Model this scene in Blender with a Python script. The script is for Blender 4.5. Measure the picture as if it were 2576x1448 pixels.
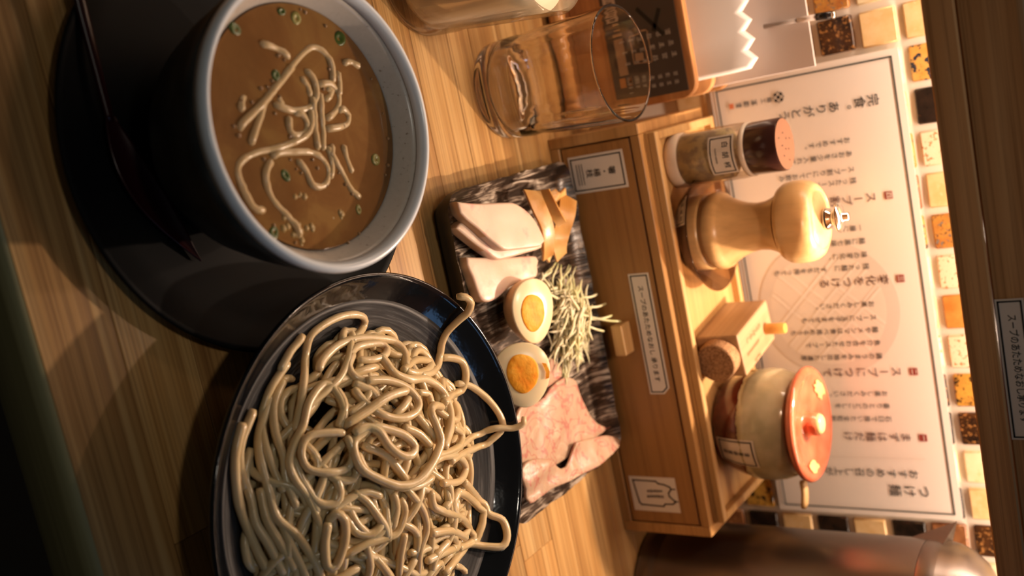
import bpy, bmesh, math, random
from mathutils import Vector, Matrix, noise
C = bpy.context.scene
for o in list(bpy.data.objects):
    bpy.data.objects.remove(o, do_unlink=True)
PI = math.pi
R = math.radians

# ------------------------------------------------------------------ camera
cam = bpy.data.cameras.new('camera'); cam_o = bpy.data.objects.new('camera', cam)
C.collection.objects.link(cam_o); C.camera = cam_o
cam.sensor_fit = 'HORIZONTAL'; cam.sensor_width = 36; cam.lens = 34.97
cam.clip_start = .01; cam.clip_end = 30
rgt = Vector((0.9661892, -0.2485500, -0.0685661))
upv = Vector((0.2014487, 0.5617337, 0.8024174))
fwd = Vector((0.1609250, 0.7890996, -0.5928111))
mw = Matrix((( upv.x, -rgt.x, -fwd.x, 0), (upv.y, -rgt.y, -fwd.y, 0), (upv.z, -rgt.z, -fwd.z, .405), (0, 0, 0, 1)))
cam_o.matrix_world = mw                       # the photograph was taken with the camera on its side
cam.dof.use_dof = True; cam.dof.focus_distance = .55; cam.dof.aperture_fstop = 6.0

# ------------------------------------------------------------------ world, lights, exposure
w = bpy.data.worlds.new('world'); C.world = w; w.use_nodes = True
w.node_tree.nodes['Background'].inputs[0].default_value = (1, .86, .68, 1)
w.node_tree.nodes['Background'].inputs[1].default_value = .035
def area(name, loc, aim, sx, sy, power, col):
    l = bpy.data.lights.new(name, 'AREA'); l.shape = 'RECTANGLE'; l.size = sx; l.size_y = sy
    l.energy = power; l.color = col
    o = bpy.data.objects.new(name, l); C.collection.objects.link(o); o.location = loc
    o.rotation_euler = (Vector(aim) - Vector(loc)).to_track_quat('-Z', 'Y').to_euler()
    return o
WARM = (1, .735, .54)
def spot(name, loc, aim, power, col, cone, rad, blend=.5):
    l = bpy.data.lights.new(name, 'SPOT'); l.energy = power; l.color = col; l.spot_size = R(cone); l.spot_blend = blend; l.shadow_soft_size = rad
    o = bpy.data.objects.new(name, l); C.collection.objects.link(o); o.location = loc
    o.rotation_euler = (Vector(aim) - Vector(loc)).to_track_quat('-Z', 'Y').to_euler()
    return o
area('shelf_led_strip', (.15, .700, .316), (.15, .705, 0), 1.3, .012, 2.8, WARM)
spot('shelf_lamp_rear', (.20, .700, .306), (.10, .36, 0), 5.2, WARM, 124, .006, .3)
spot('shelf_lamp_front', (.10, .530, .312), (.10, .36, 0), 1.0, WARM, 150, .006)
spot('ceiling_downlight', (-.10, -.10, 1.35), (.06, .46, 0), 9.5, (1, .90, .76), 25, .05, 1)
wg = area('cool_rim_strip', (1.05, .38, .72), (.1, .4, .05), 1.0, .13, .95, (.25, .52, 1))
zl = (Vector((1.05, .38, .72)) - Vector((.1, .4, .05))).normalized(); xl = Vector((0, -.67, .75)); xl = (xl - zl * xl.dot(zl)).normalized(); yl = zl.cross(xl)
wg.rotation_euler = Matrix((xl, yl, zl)).transposed().to_euler()      # unseen slanting cool strip, added to lay a blue reflection along the plate rim
C.view_settings.view_transform = 'Standard'; C.view_settings.look = 'None'
C.view_settings.gamma = 1; C.view_settings.use_curve_mapping = False
C.view_settings.exposure = 0
C.cycles.use_denoising = True
C.cycles.sample_clamp_indirect = 4

# ------------------------------------------------------------------ helpers
COL = C.collection
def mesh_of(bm, name, smooth=True, mats=()):
    me = bpy.data.meshes.new(name); bm.to_mesh(me); bm.free()
    for m in mats: me.materials.append(m)
    if smooth:
        for p in me.polygons: p.use_smooth = True
    return me
def obj(name, bm, mat, parent=None, smooth=False, local=False, auto=None):
    """one mesh object; vertices are given in world space unless local"""
    mats = mat if isinstance(mat, (list, tuple)) else [mat]
    if parent is not None and not local:
        off = parent.get('wloc')
        if off: bmesh.ops.translate(bm, verts=bm.verts, vec=-Vector(off))
    me = mesh_of(bm, name, smooth or auto is not None, mats)
    if auto is not None: me.set_sharp_from_angle(angle=R(auto))
    o = bpy.data.objects.new(name, me); COL.objects.link(o)
    if parent is not None:
        o.parent = parent
        o['wloc'] = parent.get('wloc', (0, 0, 0))
    return o
def thing(name, label, cat, loc=(0, 0, 0), group=None, rz=0):
    o = bpy.data.objects.new(name, None); COL.objects.link(o); o.location = loc; o.empty_display_size = .01
    o.rotation_euler = (0, 0, rz); o['wloc'] = tuple(loc)
    o['label'] = label; o['category'] = cat
    if group: o['group'] = group
    return o
def tag(o, label, cat, group=None, kind=None):
    o['label'] = label; o['category'] = cat
    if group: o['group'] = group
    if kind: o['kind'] = kind
    return o
def recentre(o):
    """move the origin of a single-mesh thing to the middle of its base"""
    vs = o.data.vertices
    x = (min(v.co.x for v in vs) + max(v.co.x for v in vs)) / 2; y = (min(v.co.y for v in vs) + max(v.co.y for v in vs)) / 2
    z = min(v.co.z for v in vs); d = Vector((x, y, z))
    o.data.transform(Matrix.Translation(-d)); o.location = d
    return o
def box(bm, x0, x1, y0, y1, z0, z1, bev=0, seg=2):
    vs = [bm.verts.new((x, y, z)) for x in (x0, x1) for y in (y0, y1) for z in (z0, z1)]
    f = [bm.faces.new([vs[i] for i in q]) for q in ((0, 1, 3, 2), (4, 6, 7, 5), (0, 4, 5, 1), (2, 3, 7, 6), (0, 2, 6, 4), (1, 5, 7, 3))]
    if bev:
        es = list({e for g in f for e in g.edges})
        bmesh.ops.bevel(bm, geom=es, offset=bev, segments=seg, profile=.5, affect='EDGES')
    return bm
def boxm(x0, x1, y0, y1, z0, z1, bev=0, seg=2):
    return box(bmesh.new(), x0, x1, y0, y1, z0, z1, bev, seg)
def lathe(prof, cx=0, cy=0, n=64, bm=None, closed=False):
    """revolve (r, z) pairs about the vertical through cx, cy"""
    bm = bm or bmesh.new(); rings = []
    for r, z in prof:
        if r < 1e-6: rings.append([bm.verts.new((cx, cy, z))])
        else: rings.append([bm.verts.new((cx + r * math.cos(2 * PI * k / n), cy + r * math.sin(2 * PI * k / n), z)) for k in range(n)])
    pairs = list(zip(rings, rings[1:]))
    if closed: pairs.append((rings[-1], rings[0]))
    for a, b in pairs:
        for k in range(n):
            j = (k + 1) % n
            q = [a[0] if len(a) == 1 else a[k], a[0] if len(a) == 1 else a[j], b[0] if len(b) == 1 else b[j], b[0] if len(b) == 1 else b[k]]
            u = []
            for v in q:
                if v not in u: u.append(v)
            if len(u) > 2: bm.faces.new(u)
    bmesh.ops.recalc_face_normals(bm, faces=bm.faces)
    return bm
def smooth_path(pts, step):
    P = [Vector(p) for p in pts]
    if len(P) < 3: return P
    out = []
    for i in range(len(P) - 1):
        a, b, c, d = P[max(i - 1, 0)], P[i], P[i + 1], P[min(i + 2, len(P) - 1)]
        n = max(1, int((c - b).length / step))
        for k in range(n):
            t = k / n
            out.append(.5 * ((2 * b) + (c - a) * t + (2 * a - 5 * b + 4 * c - d) * t * t + (3 * b - a - 3 * c + d) * t ** 3))
    out.append(P[-1]); return out
def tube(bm, pts, r, n=8, flat=1.0, wob=0, taper=False):
    pts = [Vector(p) for p in pts]; rings = []
    up = Vector((0, 0, 1)); prev = None
    for i, p in enumerate(pts):
        t = (pts[min(i + 1, len(pts) - 1)] - pts[max(i - 1, 0)])
        if t.length < 1e-9: t = Vector((1, 0, 0))
        t.normalize()
        s = t.cross(up) if prev is None else prev - t * prev.dot(t)
        if s.length < 1e-5: s = t.cross(Vector((1, 0, 0)))
        s.normalize(); prev = s; u = s.cross(t)
        rr = r * (1 + (wob * noise.noise(p * 160) if wob else 0))
        if taper: rr *= max(.15, math.sin(PI * (i + .6) / (len(pts) + .2)) ** .5)
        if i in (0, len(pts) - 1): rr *= .72
        rings.append([bm.verts.new(p + s * rr * math.cos(2 * PI * k / n) + u * rr * flat * math.sin(2 * PI * k / n)) for k in range(n)])
    for a, b in zip(rings, rings[1:]):
        for k in range(n): bm.faces.new((a[k], a[(k + 1) % n], b[(k + 1) % n], b[k]))
    bm.faces.new(rings[0][::-1]); bm.faces.new(rings[-1])
    return bm
def prism(poly, z0, z1, bev=0, seg=2, bm=None):
    bm = bm or bmesh.new()
    lo = [bm.verts.new((p[0], p[1], z0)) for p in poly]; hi = [bm.verts.new((p[0], p[1], z1)) for p in poly]
    n = len(poly); fs = [bm.faces.new(lo[::-1]), bm.faces.new(hi)]
    for k in range(n): fs.append(bm.faces.new((lo[k], lo[(k + 1) % n], hi[(k + 1) % n], hi[k])))
    bmesh.ops.recalc_face_normals(bm, faces=fs)
    if bev:
        bmesh.ops.bevel(bm, geom=list({e for f in fs[:2] for e in f.edges}), offset=bev, segments=seg, profile=.5, affect='EDGES')
    return bm
def upright(bm, y):
    """turn a bmesh drawn in x, y (thickness z) up to face the front: x stays, y becomes z, thickness goes towards the viewer from y"""
    for v in bm.verts: v.co = Vector((v.co.x, y - v.co.z, v.co.y))
    bmesh.ops.recalc_face_normals(bm, faces=bm.faces)
    return bm
def xform(bm, m):
    bmesh.ops.transform(bm, matrix=m, verts=bm.verts); return bm
def text_bm(bm, body, size, x, y, align='LEFT', line=1.0, sx=1.0):
    """flat lettering in x, y added to bm (x right, y up)"""
    cu = bpy.data.curves.new('t', 'FONT'); cu.body = body; cu.size = size; cu.align_x = align; cu.align_y = 'TOP'
    cu.space_line = line; cu.resolution_u = 2; cu.offset = size * .006; cu.fill_mode = 'FRONT'
    o = bpy.data.objects.new('t', cu); COL.objects.link(o)
    me = bpy.data.meshes.new_from_object(o.evaluated_get(bpy.context.evaluated_depsgraph_get()))
    me.transform(Matrix.Translation((x, y, 0)) @ Matrix.Scale(sx, 4, (1, 0, 0)))
    bm.from_mesh(me)
    bpy.data.objects.remove(o); bpy.data.curves.remove(cu); bpy.data.meshes.remove(me)
    return bm
def vtext(bm, s, size, x, y, pitch):
    """vertical writing: one character under the other, long-vowel bars stood upright"""
    for k, ch in enumerate(s):
        yy = y - k * pitch
        if ch == ' ': continue
        if ch == 'ー':
            rect(bm, x - size * .05, x + size * .05, yy - size * .85, yy - size * .1); continue
        if ch in '。、': text_bm(bm, ch, size, x + size * .55, yy + size * .45, 'CENTER'); continue
        text_bm(bm, ch, size, x, yy, 'CENTER')
    return bm
def rect(bm, x0, x1, y0, y1):
    bm.faces.new([bm.verts.new(p) for p in ((x0, y0, 0), (x1, y0, 0), (x1, y1, 0), (x0, y1, 0))])
def line(bm, pts, wd, closed=False):
    n = len(pts)
    for i in range(n if closed else n - 1):
        a = Vector(pts[i]).to_3d(); b = Vector(pts[(i + 1) % n]).to_3d(); t = (b - a)
        if t.length < 1e-9: continue
        t.normalize(); s = Vector((-t.y, t.x, 0)) * wd / 2; e = t * wd / 2
        bm.faces.new([bm.verts.new(p) for p in (a - e - s, b + e - s, b + e + s, a - e + s)])
def strokes(bm, x, y, size, rnd):
    """an illegible blurred character: a handful of short strokes"""
    for k in range(4):
        yy = y - size * (k + .5) / 4; a = rnd.uniform(.25, .48) * size
        line(bm, [(x - a, yy), (x + a, yy + rnd.uniform(-.05, .05) * size)], size * .1)
    for k in range(2):
        xx = x + rnd.uniform(-.3, .3) * size
        line(bm, [(xx, y - .05 * size), (xx + rnd.uniform(-.1, .1) * size, y - size * .9)], size * .1)
def wrap(bm, cx, cy, r, a0, rfun=None):
    """bend flat lettering (x right, y = height) onto an upright cylinder facing angle a0"""
    for v in bm.verts:
        rr = (rfun(v.co.y) if rfun else r) + v.co.z
        a = a0 + v.co.x / r
        v.co = Vector((cx + rr * math.cos(a), cy + rr * math.sin(a), v.co.y))
    return bm

# ------------------------------------------------------------------ materials
def mat(name, col, rough=.5, spec=.5, metal=0, trans=0, ior=1.45, sss=0, coat=0, emit=0):
    m = bpy.data.materials.new(name); m.use_nodes = True; b = m.node_tree.nodes['Principled BSDF']
    b.inputs['Base Color'].default_value = (*col, 1); b.inputs['Roughness'].default_value = rough
    b.inputs['Specular IOR Level'].default_value = spec; b.inputs['Metallic'].default_value = metal
    b.inputs['Transmission Weight'].default_value = trans; b.inputs['IOR'].default_value = ior
    if sss:
        b.inputs['Subsurface Weight'].default_value = sss; b.inputs['Subsurface Radius'].default_value = (.006, .003, .0015)
        b.inputs['Subsurface Scale'].default_value = 1
    if coat: b.inputs['Coat Weight'].default_value = coat; b.inputs['Coat Roughness'].default_value = .06
    return m
class NT:
    def __init__(s, m): s.m = m; s.t = m.node_tree; s.b = s.t.nodes['Principled BSDF']
    def n(s, typ, **k):
        x = s.t.nodes.new(typ)
        for a, v in k.items():
            if a in x.inputs.keys(): x.inputs[a].default_value = v
            else: setattr(x, a, v)
        return x
    def l(s, a, b): s.t.links.new(a, b)
    def coords(s, scale, rot=(0, 0, 0), src='Object', rnd=False):
        tc = s.n('ShaderNodeTexCoord'); mp = s.n('ShaderNodeMapping'); mp.inputs['Scale'].default_value = scale; mp.inputs['Rotation'].default_value = rot
        out = tc.outputs[src]
        if rnd:
            oi = s.n('ShaderNodeObjectInfo'); mu = s.n('ShaderNodeVectorMath', operation='MULTIPLY_ADD')
            co = s.n('ShaderNodeCombineXYZ')
            for k in range(3): s.l(oi.outputs['Random'], co.inputs[k])
            s.l(co.outputs[0], mu.inputs[0]); mu.inputs[1].default_value = (7.3, 3.1, 5.7); s.l(out, mu.inputs[2]); out = mu.outputs[0]
        s.l(out, mp.inputs['Vector']); return mp.outputs[0]
    def noise(s, vec, scale, detail=4, rough=.55, dist=0):
        x = s.n('ShaderNodeTexNoise'); x.inputs['Scale'].default_value = scale; x.inputs['Detail'].default_value = detail
        x.inputs['Roughness'].default_value = rough; x.inputs['Distortion'].default_value = dist
        s.l(vec, x.inputs['Vector']); return x.outputs['Fac']
    def ramp(s, fac, stops, interp='LINEAR'):
        r = s.n('ShaderNodeValToRGB'); r.color_ramp.interpolation = interp; e = r.color_ramp.elements
        while len(e) < len(stops): e.new(.5)
        for x, (p, c) in zip(e, stops): x.position = p; x.color = (*c, 1) if len(c) == 3 else c
        s.l(fac, r.inputs[0]); return r.outputs[0]
    def mix(s, fac, a, b, blend='MIX'):
        x = s.n('ShaderNodeMix', data_type='RGBA', blend_type=blend)
        for sock, v in ((x.inputs[0], fac), (x.inputs[6], a), (x.inputs[7], b)):
            if hasattr(v, 'links'): s.l(v, sock)
            else: sock.default_value = v if not isinstance(v, tuple) else (*v, 1)[:4]
        return x.outputs[2]
    def col(s, c): s.l(c, s.b.inputs['Base Color'])
    def bump(s, h, strength=.3, dist=.001):
        b = s.n('ShaderNodeBump'); b.inputs['Strength'].default_value = strength; b.inputs['Distance'].default_value = dist
        s.l(h, b.inputs['Height']); s.l(b.outputs[0], s.b.inputs['Normal'])
    def rough(s, f): s.l(f, s.b.inputs['Roughness'])
def wood(name, lo, mid, hi, axis=0, rough=.42, fine=260, broad=30, var=.25, spec=.45, rings=.5):
    """grain running along one object axis, with tone shifted a little from object to object"""
    m = mat(name, mid, rough, spec); N = NT(m)
    def sc(along, across): return tuple(along if k == axis else across for k in range(3))
    v1 = N.coords(sc(1.6, broad), rnd=True); v2 = N.coords(sc(6, fine), rnd=True)
    a = N.noise(v1, 1, 4, .5, .6); b = N.noise(v2, 1, 3, .6)
    c = N.ramp(a, [(.28, lo), (.5, mid), (.72, hi)])
    g = N.ramp(b, [(.30, (.55, .5, .46)), (.55, (1, 1, 1))])
    c2 = N.mix(rings, c, g, 'MULTIPLY')
    oi = N.n('ShaderNodeObjectInfo')
    hv = N.n('ShaderNodeHueSaturation'); ma = N.n('ShaderNodeMapRange'); ma.inputs['To Min'].default_value = 1 - var; ma.inputs['To Max'].default_value = 1 + var * .6
    N.l(oi.outputs['Random'], ma.inputs['Value']); N.l(ma.outputs[0], hv.inputs['Value']); N.l(c2, hv.inputs['Color'])
    N.col(hv.outputs[0]); N.bump(b, .12, .0006)
    return m
def thin(name, col, tint=.0, rough=.03, refl=1.0):
    """clear plastic or thin-walled glass: see-through with a reflecting skin"""
    m = bpy.data.materials.new(name); m.use_nodes = True; t = m.node_tree; t.nodes.clear()
    out = t.nodes.new('ShaderNodeOutputMaterial'); mx = t.nodes.new('ShaderNodeMixShader'); tr = t.nodes.new('ShaderNodeBsdfTransparent')
    gl = t.nodes.new('ShaderNodeBsdfGlossy'); lw = t.nodes.new('ShaderNodeLayerWeight'); mr = t.nodes.new('ShaderNodeMapRange')
    lw.inputs['Blend'].default_value = .22; gl.inputs['Roughness'].default_value = rough; tr.inputs[0].default_value = (*col, 1)
    mr.inputs['To Min'].default_value = .03 * refl; mr.inputs['To Max'].default_value = .75 * refl
    t.links.new(lw.outputs['Fresnel'], mr.inputs['Value']); t.links.new(mr.outputs[0], mx.inputs[0])
    t.links.new(tr.outputs[0], mx.inputs[1]); t.links.new(gl.outputs[0], mx.inputs[2]); t.links.new(mx.outputs[0], out.inputs[0])
    return m
HEAP=[[(88.7,423.6,47.5),(90.2,427.8,50.2),(94.8,431.7,49.9),(99.8,430.9,46.8),(103.2,427.8,41.9),(108.9,424.2,34.3),(115.1,421.5,30.6),(121.7,419.9,28.4),(126.1,413.3,30.9),(125.0,397.8,39.2),(122.1,385.2,42.8)],[(123.2,420.6,28.3),(125.2,426.8,30.1),(129.4,433.5,31.9),(136.2,435.8,31.6),(143.7,434.4,29.8),(147.2,429.0,27.3),(142.2,406.9,40.5),(142.1,396.1,45.2)],[(141.6,428.3,27.7),(143.5,433.7,29.6),(148.4,440.0,31.7),(159.0,447.0,35.3),(170.1,450.9,37.8),(177.6,450.6,37.7),(181.9,445.4,33.8),(183.7,435.7,28.9),(173.3,399.6,47.2),(170.8,382.9,52.6)],[(173.3,459.0,49.2),(177.1,458.1,48.6),(178.6,453.4,43.6),(175.6,445.4,37.0),(176.5,434.8,28.2),(168.0,397.4,48.0),(164.8,380.6,53.0),(161.7,370.0,54.9)],[(187.2,394.4,48.3),(196.4,404.4,42.8),(214.2,426.0,28.9),(223.2,428.0,31.7),(229.2,432.8,37.3),(237.8,430.8,40.1),(242.3,425.5,39.2),(239.1,417.7,32.7),(233.7,408.6,28.0),(218.9,376.4,46.0)],[(188.9,384.1,51.2),(196.2,395.6,46.5),(217.4,423.9,28.8),(224.2,423.9,30.4),(230.1,418.8,30.2),(233.7,411.6,28.9),(224.6,387.0,40.8)],[(91.7,354.6,31.0),(91.0,360.3,29.7),(88.3,367.7,27.4),(84.1,367.4,29.0),(80.6,360.9,30.0),(78.6,349.8,30.4),(79.6,337.2,30.2),(83.0,327.8,29.4),(91.3,323.8,27.6),(99.0,316.3,32.2),(109.2,307.3,36.0),(120.8,297.5,38.0)],[(80.4,322.7,31.0),(83.4,318.0,30.3),(85.8,313.1,30.1),(93.0,305.0,28.8)],[(90.7,347.4,30.4),(87.1,353.6,27.0),(89.2,356.4,28.4),(93.4,352.3,32.6)],[(99.2,323.6,34.5),(95.5,329.5,32.8),(92.2,341.0,31.6),(92.1,354.0,31.4),(95.9,368.4,32.4),(101.7,381.5,33.0),(109.1,383.3,37.1),(115.5,376.1,42.4)],[(98.8,343.2,36.7),(95.9,352.7,34.6),(98.9,368.3,34.7),(102.4,371.4,36.3),(104.9,365.9,39.0),(103.7,354.7,39.6),(101.2,347.1,38.3)],[(97.8,347.3,36.1),(102.4,339.8,38.8),(108.0,339.5,42.0),(112.7,346.5,44.5),(114.6,357.0,44.9)],[(103.7,362.2,38.8),(107.8,363.7,40.9),(114.3,365.1,43.9),(120.8,373.8,45.2),(126.0,389.3,42.9),(136.0,400.4,41.9),(146.3,400.7,44.3),(155.0,393.5,48.4),(162.0,379.6,53.0)],[(116.1,374.2,43.1),(120.6,384.3,42.4),(122.6,398.1,38.1),(120.8,404.7,33.9),(115.5,391.8,37.4),(114.6,381.0,40.7),(115.5,372.5,43.2)],[(113.4,306.8,38.1),(111.1,312.7,38.8),(108.6,321.4,39.8),(105.4,331.6,39.8),(98.8,343.2,36.7),(92.1,352.2,31.6)],[(110.8,342.4,45.9),(115.2,355.4,47.7),(123.0,366.0,49.7),(131.3,369.4,52.0),(135.4,364.0,53.9),(134.3,351.5,54.5),(128.0,340.8,52.6),(119.7,336.7,47.0),(112.2,334.8,43.6)],[(127.0,319.9,47.4),(125.3,321.4,49.5),(124.0,332.9,50.7),(121.7,348.8,51.8),(123.5,363.9,51.4)],[(126.3,317.8,46.7),(121.5,323.1,46.0),(112.2,325.2,42.4),(105.6,322.4,38.3),(109.9,309.4,39.6),(118.8,301.0,41.0),(124.8,293.9,40.5),(132.2,288.1,40.4),(140.3,287.1,42.4),(150.5,290.7,44.0),(159.1,293.0,46.1)],[(129.1,316.8,49.8),(127.2,313.0,48.2),(124.0,300.5,44.2),(129.1,294.0,43.4),(137.7,294.0,44.9),(142.8,301.3,49.0),(145.2,312.4,50.4),(139.1,316.8,52.5),(130.4,317.3,50.3)],[(130.4,320.1,52.1),(130.1,328.2,53.3),(134.2,333.1,56.3),(141.7,334.9,58.2),(149.5,340.2,60.0),(152.2,347.1,60.5),(149.8,352.4,58.9),(142.4,348.6,57.7),(135.5,339.6,55.9),(131.8,332.8,54.4),(132.4,325.3,52.4),(135.3,318.5,52.0),(145.6,316.6,55.1),(153.5,322.3,57.4),(163.1,334.2,59.8),(166.4,347.4,60.5),(163.4,359.8,59.8),(159.6,368.0,58.6),(154.8,374.3,57.1),(145.4,374.8,55.6),(139.3,374.7,54.3),(137.6,380.0,52.7),(142.1,389.2,50.0)],[(137.8,324.6,51.3),(139.6,326.4,52.0),(147.7,335.3,54.6),(159.2,341.0,56.4),(165.0,343.6,56.8)],[(140.7,320.6,51.3),(150.0,321.7,53.2),(158.8,329.1,55.4),(166.8,339.7,56.7),(170.9,351.9,56.9),(171.1,363.5,56.1)],[(132.6,299.9,43.4),(137.3,301.0,45.2),(147.8,305.5,49.0),(151.2,313.6,51.7),(147.1,317.1,51.8),(139.8,318.4,50.7)],[(146.9,305.8,48.9),(154.4,305.3,49.9),(158.4,301.8,49.2),(155.2,294.2,46.1),(141.9,290.9,42.3),(131.4,291.4,39.4)],[(157.0,311.5,51.9),(163.7,316.7,53.6),(174.8,321.3,54.7),(181.7,323.7,54.8),(187.6,323.9,54.3)],[(167.4,341.1,56.8),(170.7,343.3,56.9),(183.2,349.9,56.5),(194.7,351.1,55.2),(203.8,344.7,53.5),(214.0,342.7,50.8),(223.5,341.6,47.4)],[(176.6,359.4,56.4),(184.9,358.9,55.9),(192.7,367.8,54.0),(206.1,387.4,47.1),(227.7,413.2,27.7),(234.2,406.7,27.6),(230.0,379.4,40.6),(230.9,368.9,42.5)],[(166.5,295.1,47.4),(162.4,298.7,50.9),(167.1,301.8,52.2),(177.1,299.4,51.4),(186.7,293.4,48.3),(184.9,289.5,46.9),(174.2,290.5,48.0),(164.9,294.3,49.4)],[(166.0,304.0,50.5),(169.9,305.2,50.9),(176.8,308.2,51.7),(180.4,316.0,53.5),(178.0,323.2,54.9)],[(185.4,299.6,48.5),(184.7,303.1,49.7),(184.1,311.5,52.1),(186.5,324.1,54.5),(186.4,331.2,55.4),(178.7,337.6,56.5),(171.3,336.6,56.6)],[(122.4,278.8,27.1),(127.4,275.3,27.0),(134.4,271.6,27.2),(144.3,270.1,29.9),(154.3,268.6,31.0),(165.7,270.4,33.9),(182.1,273.1,35.5)],[(103.5,297.6,27.0),(109.0,291.7,27.8),(118.0,284.1,28.7),(127.1,280.0,30.9),(141.9,277.3,34.7),(155.3,276.3,37.0),(166.1,281.4,41.1),(181.2,285.8,43.1),(193.5,288.0,42.6)],[(90.7,311.7,28.4),(99.3,298.1,28.0),(109.5,290.2,27.0),(120.4,284.8,30.8),(133.2,282.3,35.1),(144.9,282.3,38.6)],[(98.1,307.2,27.6),(106.5,296.8,29.2),(118.2,290.3,33.1),(130.2,288.1,37.3),(139.6,285.1,38.8),(153.5,284.9,41.7)],[(108.0,274.8,31.8),(121.6,266.7,31.1),(142.0,264.7,28.0),(158.3,265.4,28.7),(177.4,267.4,31.5)],[(105.1,283.9,29.8),(115.8,273.1,30.2),(125.1,269.7,29.2),(139.0,269.9,27.6)],[(131.1,290.5,38.9),(148.3,290.5,43.5),(163.9,291.6,45.9),(179.8,290.0,45.1),(190.1,285.5,41.9)],[(155.6,277.1,37.5),(168.9,278.1,39.2),(180.9,280.2,40.2),(190.5,281.7,39.8)],[(139.8,274.8,32.2),(153.8,272.6,34.2),(166.3,274.3,36.8),(181.8,277.4,38.4)],[(164.4,356.3,56.5),(165.1,375.3,54.1),(173.0,394.1,49.2),(182.2,400.6,46.4),(184.6,388.6,50.4),(177.5,369.8,55.1)],[(156.0,396.2,47.6),(163.5,405.6,44.4),(167.6,399.7,47.1),(167.8,381.7,52.8)],[(180.3,376.0,53.9),(189.0,375.9,53.1),(191.6,368.0,54.2)],[(189.0,387.1,50.4),(193.5,377.4,52.2),(205.8,384.2,48.0)],[(184.1,311.5,52.1),(196.0,312.1,50.7),(203.9,309.0,48.3)],[(189.5,335.2,55.5),(199.3,330.7,53.5),(210.3,328.6,50.7)],[(198.7,354.3,54.3),(206.8,373.2,50.4),(224.6,399.7,35.6)],[(212.6,349.7,51.2),(216.1,366.2,48.8),(222.4,383.0,43.0)],[(234.7,385.2,36.3),(243.6,398.3,28.4),(247.8,398.9,30.0)],[(109.1,326.1,41.0),(117.9,325.4,44.9),(125.9,316.8,46.3)],[(110.3,336.2,42.9),(116.4,343.6,46.1),(122.7,345.3,48.6)],[(115.5,344.3,45.7),(120.6,336.0,47.3),(122.3,325.2,46.7)],[(128.6,375.4,47.6),(132.9,384.1,46.8),(138.2,381.7,48.9)],[(137.3,365.9,51.7),(146.2,370.4,52.9),(156.6,375.3,53.5)],[(139.5,352.8,53.3),(146.4,361.8,54.1),(156.3,368.5,54.6)],[(125.4,298.1,40.2),(135.1,300.9,44.5),(142.5,297.7,45.3)],[(161.5,298.6,48.4),(159.0,308.4,51.3),(159.7,318.0,53.6),(165.2,325.4,55.3)],[(165.9,332.4,56.2),(174.2,332.7,56.3),(183.5,327.5,55.2)],[(222.7,354.2,47.7),(214.1,357.5,50.4),(212.0,370.7,49.4)]]
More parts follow.
